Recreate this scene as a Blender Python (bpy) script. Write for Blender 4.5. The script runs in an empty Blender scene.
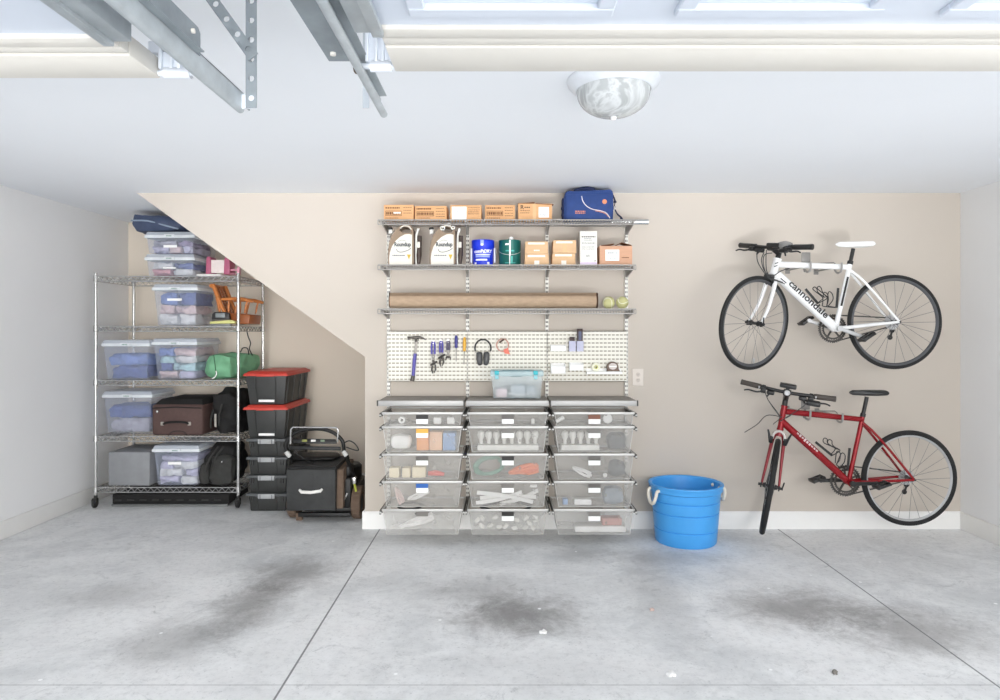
import bpy, bmesh, math, random
from mathutils import Vector, Matrix, noise

SC = bpy.context.scene
COL = SC.collection
F, CX, CY, EYE = 681.0, 502.0, 332.0, 1.5      # focal length in pixels, principal point, eye height
PI = math.pi

def V(*a): return Vector(a)
def X(px, d): return (px - CX) / F * d
def Z(py, d): return EYE - (py - CY) / F * d
def P(px, py, d): return Vector((X(px, d), d, Z(py, d)))

# ------------------------------------------------------------------ materials
def lin(h):
    if not isinstance(h, str): return h
    h = h.lstrip('#')
    out = []
    for i in (0, 2, 4):
        c = int(h[i:i+2], 16) / 255
        out.append(c / 12.92 if c <= .04045 else ((c + .055) / 1.055) ** 2.4)
    return tuple(out)

MATS = {}
def M(name, col, rough=.5, metal=0., var=.08, scale=14., bump=0., bscale=None, alpha=1., spec=.5, stretch=(1, 1, 1)):
    if name in MATS: return MATS[name]
    m = bpy.data.materials.new(name); m.use_nodes = True
    nt = m.node_tree; N, L = nt.nodes, nt.links
    N.clear()
    out = N.new('ShaderNodeOutputMaterial')
    b = N.new('ShaderNodeBsdfPrincipled')
    c = lin(col)
    tc = N.new('ShaderNodeTexCoord'); mp = N.new('ShaderNodeMapping')
    mp.inputs['Scale'].default_value = stretch
    L.new(tc.outputs['Object'], mp.inputs[0])
    nz = N.new('ShaderNodeTexNoise'); nz.inputs['Scale'].default_value = scale; nz.inputs['Detail'].default_value = 4
    L.new(mp.outputs[0], nz.inputs['Vector'])
    mx = N.new('ShaderNodeMix'); mx.data_type = 'RGBA'
    mx.inputs[6].default_value = (*[max(0, x * (1 - 2 * var)) for x in c], 1)
    mx.inputs[7].default_value = (*[min(1, x * (1 + 2 * var)) for x in c], 1)
    L.new(nz.outputs['Fac'], mx.inputs[0])
    L.new(mx.outputs[2], b.inputs['Base Color'])
    b.inputs['Roughness'].default_value = rough; b.inputs['Metallic'].default_value = metal
    b.inputs['Specular IOR Level'].default_value = spec
    if bump:
        n2 = N.new('ShaderNodeTexNoise'); n2.inputs['Scale'].default_value = bscale or scale * 4; n2.inputs['Detail'].default_value = 3
        L.new(mp.outputs[0], n2.inputs['Vector'])
        bp = N.new('ShaderNodeBump'); bp.inputs['Strength'].default_value = bump; bp.inputs['Distance'].default_value = .01
        L.new(n2.outputs['Fac'], bp.inputs['Height']); L.new(bp.outputs[0], b.inputs['Normal'])
    if alpha < 1:
        tr = N.new('ShaderNodeBsdfTransparent'); ms = N.new('ShaderNodeMixShader')
        ms.inputs[0].default_value = alpha
        L.new(tr.outputs[0], ms.inputs[1]); L.new(b.outputs[0], ms.inputs[2]); L.new(ms.outputs[0], out.inputs[0])
    else:
        L.new(b.outputs[0], out.inputs[0])
    MATS[name] = m
    return m

# ------------------------------------------------------------------ mesh builder (world coordinates)
class MB:
    def __init__(s): s.bm = bmesh.new()
    def _merge(s, t, mat=None):
        if mat is not None: bmesh.ops.transform(t, matrix=mat, verts=t.verts)
        me = bpy.data.meshes.new('tmp'); t.to_mesh(me); t.free()
        s.bm.from_mesh(me); bpy.data.meshes.remove(me)
        return s
    def hexa(s, q, bev=0., seg=2, mat=None):            # 8 corners: bottom 4 ccw then top 4 ccw
        t = bmesh.new(); v = [t.verts.new(p) for p in q]
        for f in ((3, 2, 1, 0), (4, 5, 6, 7), (0, 1, 5, 4), (1, 2, 6, 5), (2, 3, 7, 6), (3, 0, 4, 7)):
            t.faces.new([v[i] for i in f])
        if bev: bmesh.ops.bevel(t, geom=list(t.edges), offset=bev, segments=seg, affect='EDGES', profile=.5)
        bmesh.ops.recalc_face_normals(t, faces=t.faces)
        return s._merge(t, mat)
    def box(s, x0, x1, y0, y1, z0, z1, bev=0., seg=2, mat=None):
        return s.hexa([(x0, y0, z0), (x1, y0, z0), (x1, y1, z0), (x0, y1, z0),
                       (x0, y0, z1), (x1, y0, z1), (x1, y1, z1), (x0, y1, z1)], bev, seg, mat)
    def taper(s, lo, hi, z0, z1, bev=0., seg=2, mat=None):   # lo, hi = (x0,x1,y0,y1)
        a, b = lo, hi
        return s.hexa([(a[0], a[2], z0), (a[1], a[2], z0), (a[1], a[3], z0), (a[0], a[3], z0),
                       (b[0], b[2], z1), (b[1], b[2], z1), (b[1], b[3], z1), (b[0], b[3], z1)], bev, seg, mat)
    def bar(s, p0, p1, w, h, up=(0, 0, 1), bev=0.):
        p0, p1 = Vector(p0), Vector(p1); d = (p1 - p0); L = d.length; d.normalize()
        up = Vector(up); sd = d.cross(up)
        if sd.length < 1e-4: sd = d.cross(Vector((0, 1, 0)))
        sd.normalize(); u = sd.cross(d)
        m = Matrix((( *d, 0), (*sd, 0), (*u, 0), (0, 0, 0, 1))).transposed()
        m.translation = p0
        return s.box(0, L, -w/2, w/2, -h/2, h/2, bev, 1, m)
    def prism(s, poly, axis, a0, a1, bev=0.):
        t = bmesh.new()
        def mk(p, a):
            return {'x': (a, p[0], p[1]), 'y': (p[0], a, p[1]), 'z': (p[0], p[1], a)}[axis]
        A = [t.verts.new(mk(p, a0)) for p in poly]; B = [t.verts.new(mk(p, a1)) for p in poly]
        n = len(poly)
        t.faces.new(A); t.faces.new(B[::-1])
        for i in range(n): t.faces.new([A[i], B[i], B[(i+1) % n], A[(i+1) % n]])
        bmesh.ops.recalc_face_normals(t, faces=t.faces)
        if bev: bmesh.ops.bevel(t, geom=list(t.edges), offset=bev, segments=2, affect='EDGES', profile=.5)
        return s._merge(t)
    def tube(s, pts, r, n=8, closed=False, smooth=0):
        pts = [Vector(p) for p in pts]
        if smooth: pts = spline(pts, smooth, closed)
        k = len(pts); rr = r if isinstance(r, (list, tuple)) else [r] * k
        if len(rr) != k: rr = [rr[0] + (rr[-1] - rr[0]) * i / (k - 1) for i in range(k)]
        t = bmesh.new(); rings = []; nrm = None
        for i in range(k):
            if closed: d = pts[(i+1) % k] - pts[i-1]
            else: d = pts[min(i+1, k-1)] - pts[max(i-1, 0)]
            if d.length < 1e-9: d = Vector((0, 0, 1))
            d.normalize()
            if nrm is None:
                a = Vector((0, 0, 1)) if abs(d.z) < .9 else Vector((0, 1, 0))
                nrm = (a - d * a.dot(d)).normalized()
            else:
                nrm = nrm - d * nrm.dot(d)
                if nrm.length < 1e-6:
                    a = Vector((0, 0, 1)) if abs(d.z) < .9 else Vector((0, 1, 0)); nrm = a - d * a.dot(d)
                nrm.normalize()
            bn = d.cross(nrm)
            rings.append([t.verts.new(pts[i] + (nrm * math.cos(2*PI*j/n) + bn * math.sin(2*PI*j/n)) * rr[i]) for j in range(n)])
        for i in range(k if closed else k - 1):
            A, B = rings[i], rings[(i+1) % k]
            for j in range(n): t.faces.new([A[j], A[(j+1) % n], B[(j+1) % n], B[j]])
        if not closed:
            t.faces.new(rings[0][::-1]); t.faces.new(rings[-1])
        bmesh.ops.recalc_face_normals(t, faces=t.faces)
        return s._merge(t)
    def lathe(s, prof, origin=(0, 0, 0), axis=(0, 0, 1), n=32, closed=False, sx=1., sy=1.):
        t = bmesh.new(); rings = []
        for r, h in prof:
            if r < 1e-6: rings.append([t.verts.new((0, 0, h))])
            else: rings.append([t.verts.new((r*sx*math.cos(2*PI*j/n), r*sy*math.sin(2*PI*j/n), h)) for j in range(n)])
        m = len(rings)
        for i in range(m if closed else m - 1):
            A, B = rings[i], rings[(i+1) % m]
            for j in range(n):
                a, b = A[j % len(A)], A[(j+1) % len(A)]; c, d = B[(j+1) % len(B)], B[j % len(B)]
                f = []
                for v in (a, b, c, d):
                    if v not in f: f.append(v)
                if len(f) > 2:
                    try: t.faces.new(f)
                    except ValueError: pass
        bmesh.ops.recalc_face_normals(t, faces=t.faces)
        q = Vector((0, 0, 1)).rotation_difference(Vector(axis).normalized()).to_matrix().to_4x4()
        return s._merge(t, Matrix.Translation(origin) @ q)
    def cyl(s, c, r, h, axis=(0, 0, 1), n=24, bev=.0):
        if bev: pr = [(0, 0), (r-bev, 0), (r, bev), (r, h-bev), (r-bev, h), (0, h)]
        else: pr = [(0, 0), (r, 0), (r, h), (0, h)]
        return s.lathe(pr, c, axis, n)
    def blob(s, c, half, rnd=.6, amp=0., freq=6., seed=0, sub=10, mat=None, shape=None):
        t = bmesh.new(); bmesh.ops.create_cube(t, size=2)
        bmesh.ops.subdivide_edges(t, edges=list(t.edges), cuts=sub, use_grid_fill=True)
        hx, hy, hz = half
        for v in t.verts:
            p = v.co.copy(); q = p.normalized()
            p = p * (1 - rnd) + q * rnd * 1.05
            if shape: p = shape(p)
            p = Vector((p.x*hx, p.y*hy, p.z*hz))
            if amp:
                d = q * amp * noise.noise(Vector(p) * freq + Vector((seed*7.3, seed*3.1, seed)))
                d += q * amp * .5 * noise.noise(Vector(p) * freq * 2.3 + Vector((seed, 5, 2)))
                p = p + d
            p.z = max(p.z, -hz)
            v.co = p
        if mat is not None: bmesh.ops.transform(t, matrix=mat, verts=t.verts)
        return s._merge(t, Matrix.Translation(c))
    def sphere(s, c, r, n=24, sc=(1, 1, 1)):
        t = bmesh.new(); bmesh.ops.create_uvsphere(t, u_segments=n, v_segments=n//2, radius=r)
        bmesh.ops.scale(t, vec=sc, verts=t.verts)
        return s._merge(t, Matrix.Translation(c))
    def quad(s, *q):
        t = bmesh.new(); t.faces.new([t.verts.new(p) for p in q]); return s._merge(t)
    def xf(s, m):
        bmesh.ops.transform(s.bm, matrix=m, verts=s.bm.verts); return s

def spline(pts, n, closed=False):
    out = []; k = len(pts)
    for i in range(k if closed else k - 1):
        if closed: p0, p1, p2, p3 = pts[i-1], pts[i], pts[(i+1) % k], pts[(i+2) % k]
        else: p0, p1, p2, p3 = pts[max(i-1, 0)], pts[i], pts[i+1], pts[min(i+2, k-1)]
        for j in range(n):
            t = j / n
            out.append(.5 * ((2*p1) + (p2-p0)*t + (2*p0-5*p1+4*p2-p3)*t*t + (3*p1-p0-3*p2+p3)*t**3))
    if not closed: out.append(pts[-1])
    return out

ORG = {}                                               # object name -> world origin of its thing
def props(o, label=None, cat=None, group=None, kind=None):
    if label: o['label'] = label
    if cat: o['category'] = cat
    if group: o['group'] = group
    if kind: o['kind'] = kind
    return o

def empty(name, loc, label, cat, group=None):
    o = bpy.data.objects.new(name, None); COL.objects.link(o)
    o.location = loc; o.empty_display_size = .05
    ORG[o.name] = Vector(loc)
    return props(o, label, cat, group)

def mesh_of(mb, name, mat, org, ang=35):
    bmesh.ops.translate(mb.bm, vec=-Vector(org), verts=mb.bm.verts)
    me = bpy.data.meshes.new(name); mb.bm.to_mesh(me); mb.bm.free()
    me.materials.append(mat)
    me.polygons.foreach_set('use_smooth', [True] * len(me.polygons))
    me.set_sharp_from_angle(angle=math.radians(ang))
    return me

def part(mb, name, mat, parent, label=None, kind=None):
    org = ORG[parent.name]
    o = bpy.data.objects.new(name, mesh_of(mb, name, mat, org)); COL.objects.link(o)
    o.parent = parent; ORG[o.name] = org
    return props(o, label, kind=kind)

def top(mb, name, mat, label, cat, group=None, kind=None):
    vs = [v.co for v in mb.bm.verts]
    org = Vector(((min(v.x for v in vs) + max(v.x for v in vs))/2, (min(v.y for v in vs) + max(v.y for v in vs))/2, min(v.z for v in vs)))
    o = bpy.data.objects.new(name, mesh_of(mb, name, mat, org)); COL.objects.link(o)
    o.location = org; ORG[o.name] = org
    return props(o, label, cat, group, kind)

def struct(mb, name, mat, parent=None):
    if parent: return part(mb, name, mat, parent)
    o = bpy.data.objects.new(name, mesh_of(mb, name, mat, (0, 0, 0))); COL.objects.link(o)
    ORG[o.name] = Vector((0, 0, 0)); o['kind'] = 'structure'
    return o

def dup(root, move, label=None, group=None, skip=()):
    r = root.copy(); COL.objects.link(r); r.location = root.location + Vector(move)
    ORG[r.name] = ORG[root.name] + Vector(move)
    if label: r['label'] = label
    if group: r['group'] = group
    def rec(src, dst):
        for ch in list(src.children):
            if ch.name.split('.')[0] in skip: continue
            c = ch.copy(); COL.objects.link(c); c.parent = dst; ORG[c.name] = ORG[r.name]
            rec(ch, c)
    rec(root, r)
    return r

def text(s, size, at, right, upv, mat, parent, name='lettering', bold=0., center=True, label=None, extrude=.0006, xs=1.):
    cu = bpy.data.curves.new('txt', 'FONT'); cu.body = s; cu.size = size; cu.extrude = extrude; cu.offset = bold
    cu.align_x = 'CENTER' if center else 'LEFT'; cu.align_y = 'CENTER'; cu.resolution_u = 3
    ob = bpy.data.objects.new('txt', cu); COL.objects.link(ob)
    dg = bpy.context.evaluated_depsgraph_get(); dg.update()
    me = bpy.data.meshes.new_from_object(ob.evaluated_get(dg))
    bpy.data.objects.remove(ob); bpy.data.curves.remove(cu)
    r = Vector(right).normalized(); u = Vector(upv).normalized(); u = (u - r*u.dot(r)).normalized(); w = r.cross(u)
    m = Matrix(((*(r*xs), 0), (*u, 0), (*w, 0), (0, 0, 0, 1))).transposed(); m.translation = Vector(at) - ORG[parent.name]
    me.transform(m); me.materials.clear(); me.materials.append(mat); me.name = name
    o = bpy.data.objects.new(name, me); COL.objects.link(o); o.parent = parent; ORG[o.name] = ORG[parent.name]
    return props(o, label)
SKY, L1, L2, L3, L4, EXPO = 1.1, 135., 14., 7., 17., .29
MESH_A = .27
# ================================================================== the room
YW, YA, ZC = 5.2, 6.6, 2.561          # main wall, back of the stair alcove, ceiling
XL, XR, YF = -3.62, 3.5, -0.7         # side walls, garage opening
m_wall = M('wall_paint', '#ccc3b8', .9, var=.015, scale=1.5, bump=.04, bscale=160, spec=.15)
m_side = M('side_wall_paint', '#eeeeee', .9, var=.015, scale=2, bump=.03, bscale=160, spec=.15)
m_ceil = M('ceiling_paint', '#edf0f4', .95, var=.012, scale=1.2, bump=.05, bscale=120, spec=.1)
m_trim = M('white_trim', '#f4f3f0', .5, var=.02, scale=5)

def floor_material():
    m = bpy.data.materials.new('concrete'); m.use_nodes = True
    nt = m.node_tree; N, L = nt.nodes, nt.links
    b = N['Principled BSDF']
    tc = N.new('ShaderNodeTexCoord')
    def nz(scale, det=6, rough=.6, dist=0.):
        n = N.new('ShaderNodeTexNoise'); n.inputs['Scale'].default_value = scale; n.inputs['Detail'].default_value = det
        n.inputs['Roughness'].default_value = rough; n.inputs['Distortion'].default_value = dist
        L.new(tc.outputs['Object'], n.inputs['Vector']); return n.outputs['Fac']
    def math_(op, a, b_=None, c=None):
        n = N.new('ShaderNodeMath'); n.operation = op
        for i, v in enumerate((a, b_, c)):
            if v is None: continue
            if isinstance(v, (int, float)): n.inputs[i].default_value = v
            else: L.new(v, n.inputs[i])
        return n.outputs[0]
    def ramp(v, lo, hi, a=0., b_=1.):
        n = N.new('ShaderNodeMapRange'); n.interpolation_type = 'SMOOTHSTEP'
        L.new(v, n.inputs[0])
        for i, q in enumerate((lo, hi, a, b_)): n.inputs[i+1].default_value = q
        return n.outputs[0]
    def mix(f, a, b_):
        n = N.new('ShaderNodeMix'); n.data_type = 'RGBA'
        for i, v in ((0, f), (6, a), (7, b_)):
            if isinstance(v, (int, float)): n.inputs[i].default_value = v
            elif isinstance(v, tuple): n.inputs[i].default_value = (*v, 1)
            else: L.new(v, n.inputs[i])
        return n.outputs[2]
    sep = N.new('ShaderNodeSeparateXYZ'); L.new(tc.outputs['Object'], sep.inputs[0])
    x, y = sep.outputs[0], sep.outputs[1]
    big, mid, fine = nz(.9, 6, .6, .6), nz(3.2, 8, .68, .9), nz(26, 6, .7)
    col = mix(ramp(big, .34, .66), lin('#ced0d1'), lin('#ececec'))
    col = mix(ramp(mid, .36, .68, 0, .75), col, lin('#eeefef'))
    col = mix(ramp(fine, .45, .75, 0, .30), col, lin('#a3a5a6'))
    col = mix(ramp(nz(5.5, 9, .78, 1.0), .55, .70, 0, .55), col, lin('#a2a5a6'))
    col = mix(ramp(nz(2.1, 10, .8, .3), .52, .66, 0, .55), col, lin('#f0f1f2'))
    col = mix(ramp(nz(1.7, 10, .8, .5), .56, .72, 0, .5), col, lin('#9a9c9c'))
    col = mix(ramp(nz(60, 3, .6), .60, .72, 0, .35), col, lin('#85878a'))
    # oil and tyre stains
    edge = nz(3.6, 10, .82, .35)
    for sx, sy, rx, ry, k in ((.07, 3.62, .42, .36, .72), (-.15, 3.95, .5, .35, .28), (-1.40, 3.72, .26, .48, .62), (-1.28, 4.25, .35, .35, .55), (-1.62, 3.3, .35, .4, .35),
                              (1.62, 3.7, .52, .38, .62), (2.05, 3.45, .5, .4, .55), (1.1, 4.55, .5, .25, .35), (.55, 4.6, .25, .25, .28), (.9, 3.9, .2, .9, .25), (-2.2, 3.9, .4, .3, .3), (.2, 3.0, 1.0, .3, .12)):
        dx = math_('DIVIDE', math_('SUBTRACT', x, sx), rx); dy = math_('DIVIDE', math_('SUBTRACT', y, sy), ry)
        d = math_('SQRT', math_('ADD', math_('MULTIPLY', dx, dx), math_('MULTIPLY', dy, dy)))
        d = math_('ADD', d, math_('MULTIPLY', math_('SUBTRACT', edge, .5), 1.9))
        col = mix(ramp(d, 1.15, .1, 0, k), col, lin('#5f5b58'))
    # pale chalky drag marks and small chips
    vo = N.new('ShaderNodeTexVoronoi'); vo.inputs['Scale'].default_value = 4.2; L.new(tc.outputs['Object'], vo.inputs['Vector'])
    col = mix(ramp(vo.outputs['Distance'], .05, .03), col, lin('#fafbfb'))
    # saw-cut control joints
    def joint(v, pos, w):
        a = math_('ABSOLUTE', math_('SUBTRACT', v, pos)); return ramp(a, w, w * .5)
    j = math_('MAXIMUM', math_('MAXIMUM', joint(x, -.93, .0065), joint(x, 2.10, .006)), math_('MULTIPLY', joint(y, 2.894, .006), .35))
    col = mix(math_('MULTIPLY', j, .8), col, lin('#5a5c5e'))
    L.new(col, b.inputs['Base Color'])
    L.new(ramp(mid, .3, .7, .42, .68), b.inputs['Roughness'])
    b.inputs['Specular IOR Level'].default_value = .35
    bp = N.new('ShaderNodeBump'); bp.inputs['Strength'].default_value = .12; bp.inputs['Distance'].default_value = .01
    h = math_('SUBTRACT', fine, math_('MULTIPLY', j, 2.)); L.new(h, bp.inputs['Height']); L.new(bp.outputs[0], b.inputs['Normal'])
    return m

struct(MB().box(XL-.12, XR+.12, YF, YA+.12, -.15, 0), 'floor', floor_material())
m_drive = M('driveway_concrete', '#d6d6d5', .8, var=.06, scale=1.2)
struct(MB().box(-14, 14, -16, YF, -.2, -.03), 'driveway', m_drive)
struct(MB().box(XL-.12, XR+.12, YF, YA+.12, ZC, ZC+.12), 'ceiling', m_ceil)
# back wall with the sloping cut under the stairs, solid back to the alcove's rear wall
struct(MB().prism([(-1.046, 0), (XR, 0), (XR, ZC), (-2.79, ZC), (-1.046, 1.309)], 'y', YW, YA), 'wall_back', m_wall)
struct(MB().box(XL, -1.0, YA, YA+.12, 0, ZC), 'wall_alcove', M('alcove_paint_brightened', '#f0e5d6', .9, var=.015, scale=1.5, bump=.04, bscale=160, spec=.15))  # wall colour lightened here to make up for the alcove's shade
struct(MB().box(XL-.12, XL, YF, YA+.12, 0, ZC), 'wall_left', m_side)
struct(MB().box(XR, XR+.12, YF, YA+.12, 0, ZC), 'wall_right', m_side)
def baseboard(name, x0, x1, y, h=.132):
    prof = [(y, .0), (y-.017, .0), (y-.017, h-.022), (y-.012, h-.010), (y-.006, h), (y, h)]
    struct(MB().prism(prof, 'x', x0, x1), name, m_trim)
baseboard('baseboard_back', -1.064, XR, YW)
baseboard('baseboard_alcove', XL, -1.046, YA)
struct(MB().box(XL, XL+.016, YF, YA-.02, 0, .132, .004), 'baseboard_left', m_trim)
struct(MB().box(XR-.016, XR, YF, YW-.02, 0, .132, .004), 'baseboard_right', m_trim)
struct(MB().box(-1.064, -1.046, YW, YA-.02, 0, .132, .004), 'baseboard_jamb', m_trim)

# ---------------------------------------------------------------- camera and light
cam = bpy.data.cameras.new('camera'); co = bpy.data.objects.new('camera', cam); COL.objects.link(co)
co.location = (0, 0, EYE); co.rotation_euler = (PI/2, 0, 0)
cam.sensor_width = 36; cam.lens = F / 1000 * 36; cam.shift_x = (500 - CX) / 1000; cam.shift_y = (CY - 350) / 1000
cam.clip_start = .05
SC.camera = co
w = bpy.data.worlds.new('sky'); SC.world = w; w.use_nodes = True
wn, wl = w.node_tree.nodes, w.node_tree.links
tcw = wn.new('ShaderNodeTexCoord'); sx_ = wn.new('ShaderNodeSeparateXYZ'); wl.new(tcw.outputs['Generated'], sx_.inputs[0])
rmp = wn.new('ShaderNodeValToRGB'); wl.new(sx_.outputs[2], rmp.inputs[0])
rmp.color_ramp.elements[0].position = 0; rmp.color_ramp.elements[0].color = (.93, .95, 1, 1)
rmp.color_ramp.elements[1].position = .8; rmp.color_ramp.elements[1].color = (.80, .89, 1, 1)
wl.new(rmp.outputs[0], wn['Background'].inputs['Color'])
wn['Background'].inputs['Strength'].default_value = SKY
def area(name, loc, target, sx, sy, power, col, spread=180):
    l = bpy.data.lights.new(name, 'AREA'); l.shape = 'RECTANGLE'; l.size = sx; l.size_y = sy; l.energy = power; l.color = col; l.spread = math.radians(spread)
    o = bpy.data.objects.new(name, l); COL.objects.link(o); o.location = loc
    o.rotation_euler = (Vector(target) - Vector(loc)).to_track_quat('-Z', 'Y').to_euler()
area('daylight_from_right', (1.6, -1.1, 1.8), (0, 5.2, 1.1), 4.0, 2.2, L1, (1, .985, .96))
area('alcove_fill', (-1.2, -1.1, 1.2), (-2.25, 6.6, .75), 2.0, 1.6, L2, (1, .985, .96), 60)  # added narrow-spread lamp that brightens the stair alcove
area('driveway_bounce', (0, -2.6, .1), (0, 3.2, 2.6), 7, 1.6, L3, (1, .985, .96))
area('far_ceiling_fill', (0, -1.2, .15), (0, 4.9, 2.62), 6, .8, L4, (.95, .97, 1), 28)  # added fill lamp, lifts the deep end of the ceiling
SC.view_settings.view_transform = 'Standard'; SC.view_settings.look = 'None'; SC.view_settings.exposure = EXPO
SC.cycles.use_denoising = True; SC.cycles.max_bounces = 10; SC.cycles.transparent_max_bounces = 24
SC.cycles.diffuse_bounces = 6; SC.cycles.sample_clamp_indirect = 6
# ================================================================== overhead: garage doors, tracks, lamp
m_galv = M('galvanised_steel', '#b6bdc1', .42, .30, var=.14, scale=18, bump=.03)
m_galvd = M('galvanised_steel_dull', '#8f979c', .55, .30, var=.14, scale=16)
m_door = M('door_steel_white', '#d0d7e2', .45, var=.02, scale=4)
m_rail = M('door_rail_cream', '#dcd8d0', .5, var=.03, scale=6)
m_hinge = M('hinge_white_zinc', '#e9eef6', .35, .2, var=.05)
m_bronze = M('roller_bronze', '#5a4632', .5, .4)
m_nylon = M('roller_white', '#eeeae2', .4)
ZD = 2.137
def garage_door(x0, x1, far, label, left_end):
    r = empty('garage_door', ((x0+x1)/2, 0.5, ZD), label, 'garage door', 'open overhead garage doors')
    y0 = -.55
    part(MB().box(x0, x1, y0, far-.228, ZD+.012, ZD+.05), 'door_panel', m_door, r)
    mb = MB()
    mb.box(x0, x1, far-.141, far, ZD, ZD+.05, .004)
    mb.box(x0, x1, far-.178, far-.146, ZD+.004, ZD+.05, .003)
    mb.box(x0, x1, far-.230, far-.182, ZD+.002, ZD+.05, .003)
    part(mb, 'bottom_rail', m_rail, r, 'cream end rail of the raised door')
    # embossed panels on the underside
    n = int((x1-x0)/.55); 
    for k in range(n):
        a = x0 + .075 + k*.535
        for yy in (far-.62, far-1.10, far-1.58):
            fr = MB()
            o, i = (a, a+.41, yy, yy+.33), (a+.035, a+.375, yy+.035, yy+.295)
            for (u0, u1, v0, v1) in ((o[0], o[1], o[2], i[2]), (o[0], o[1], i[3], o[3]), (o[0], i[0], i[2], i[3]), (i[1], o[1], i[2], i[3])):
                fr.box(u0, u1, v0, v1, ZD-.001, ZD+.014, .003, 1)
            if yy == far-.62: part(fr, 'raised_moulding', m_door, r)
    s = 1 if left_end else -1
    xe = x0 if left_end else x1
    st = MB().box(min(xe, xe-s*.05), max(xe, xe-s*.05)+.0, y0, far-.225, ZD-.004, ZD+.05, .003)
    st.box(min(xe+s*.012, xe-s*.012), max(xe+s*.012, xe-s*.012), y0, far-.225, ZD-.014, ZD, .002)
    part(st, 'end_stile', m_galv, r)
    hg = MB()
    xa, xb = (xe-.068, xe-.006) if left_end else (xe+.004, xe+.080)
    yh = far-.012
    hg.box(xa, xb, yh, yh+.004, ZD+.018, ZD+.100, .001)
    for t in (.05, .40, .66, .95): hg.box(xa+(xb-xa)*t-.004, xa+(xb-xa)*t+.004, yh-.010, yh+.002, ZD+.018, ZD+.100, .002)
    hg.box(xa-.002, xb+.004, yh-.012, yh+.02, ZD+.094, ZD+.102, .002)
    hg.box(xb-.02 if left_end else xa-.03, xb+.03 if left_end else xa+.02, yh, yh+.02, ZD+.06, ZD+.09, .002)
    hp = part(hg, 'hinge', m_hinge, r)
    ax = MB().tube([(xa-.02 if left_end else xa-.005, far-.010, ZD+.010), (xb+.01 if left_end else xb+.03, far-.010, ZD+.010)], .0075, 10)
    ax.tube([(xa+.01, far-.010, ZD+.010), (xb, far-.010, ZD+.010)], .014, 12)
    part(ax, 'roller_shaft', m_hinge, hp)
    xr = xa-.030 if left_end else xb+.02
    part(MB().cyl((xr, far-.010, ZD+.010), .018, .012, (1, 0, 0), 20, .003), 'roller', m_bronze, hp)
    return r
garage_door(X(395, 1.668), 2.45, 1.668, 'white panelled garage door raised overhead, right of the twin tracks', True)
garage_door(-3.4, -.858, 1.712, 'white panelled garage door raised overhead, left of the twin tracks', False)

def track(x, s, h, yend, label, angle_end, up):
    r = empty('door_track', (x, 1.0, EYE+h), label, 'door track', 'galvanised garage door tracks')
    y0 = -.3; zb = EYE + h
    mb = MB()
    prof = []                                             # C-channel, open towards side s
    R = .011
    for k in range(9):
        a = PI + PI*k/8
        prof.append((x + s*R + s*R*math.cos(a) if s > 0 else x + s*R - s*R*math.cos(a) * -1, zb + R + R*math.sin(a)))
    prof = [(x, zb+.055), (x, zb+R)] + [(x + s*(R - R*math.cos(PI*k/8)), zb + R - R*math.sin(PI*k/8)) for k in range(1, 9)] 
    inner = [(p[0] + (s*.003 if i < 2 else (x+s*R-p[0])*.28), p[1] + (0 if i < 2 else (zb+R-p[1])*.28)) for i, p in enumerate(prof)]
    prof2 = prof + inner[::-1]
    mb.prism(prof2, 'y', y0, yend)
    mb.prism([(x, zb+.052), (x+s*.024, zb+.052), (x+s*.024, zb+.055), (x, zb+.055)], 'y', y0, yend-.03)
    part(mb, 'channel', m_galv, r)
    an = MB()                                             # stiffening angle along the outside
    if up:   # tall vertical leg rising above the channel
        an.prism([(y0, zb+.045), (angle_end, zb+.045), (angle_end, zb+.098), (angle_end-.012, zb+.108), (y0, zb+.108)], 'x', x-s*.004, x-s*.001)
        an.box(min(x-s*.004, x-s*.022), max(x-s*.004, x-s*.022), y0, angle_end-.02, zb+.045, zb+.048)
    else:
        an.box(min(x-s*.002, x-s*.062), max(x-s*.002, x-s*.062), y0, angle_end, zb+.030, zb+.033)
        an.box(min(x-s*.001, x-s*.004), max(x-s*.001, x-s*.004), y0, angle_end, zb+.030, zb+.055)
    part(an, 'stiffening_angle', m_galvd, r)
    bo = MB()
    bo.cyl((x - s*.040, angle_end-.05, zb+.024), .007, .006, n=10) if not up else bo.cyl((x - s*.004, angle_end-.045, zb+.085), .006, .006, (1, 0, 0), 10)
    part(bo, 'bolt', m_nylon, r)
    return r
tr1 = track(-.352, 1, .618, 1.965, 'galvanised door track ending in a bare rounded tip, nearer the ceiling lamp', 1.63, False)
tr2 = track(-.728, -1, .618, 1.925, 'galvanised door track held up by the perforated strap, further from the ceiling lamp', 1.635, True)

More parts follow.
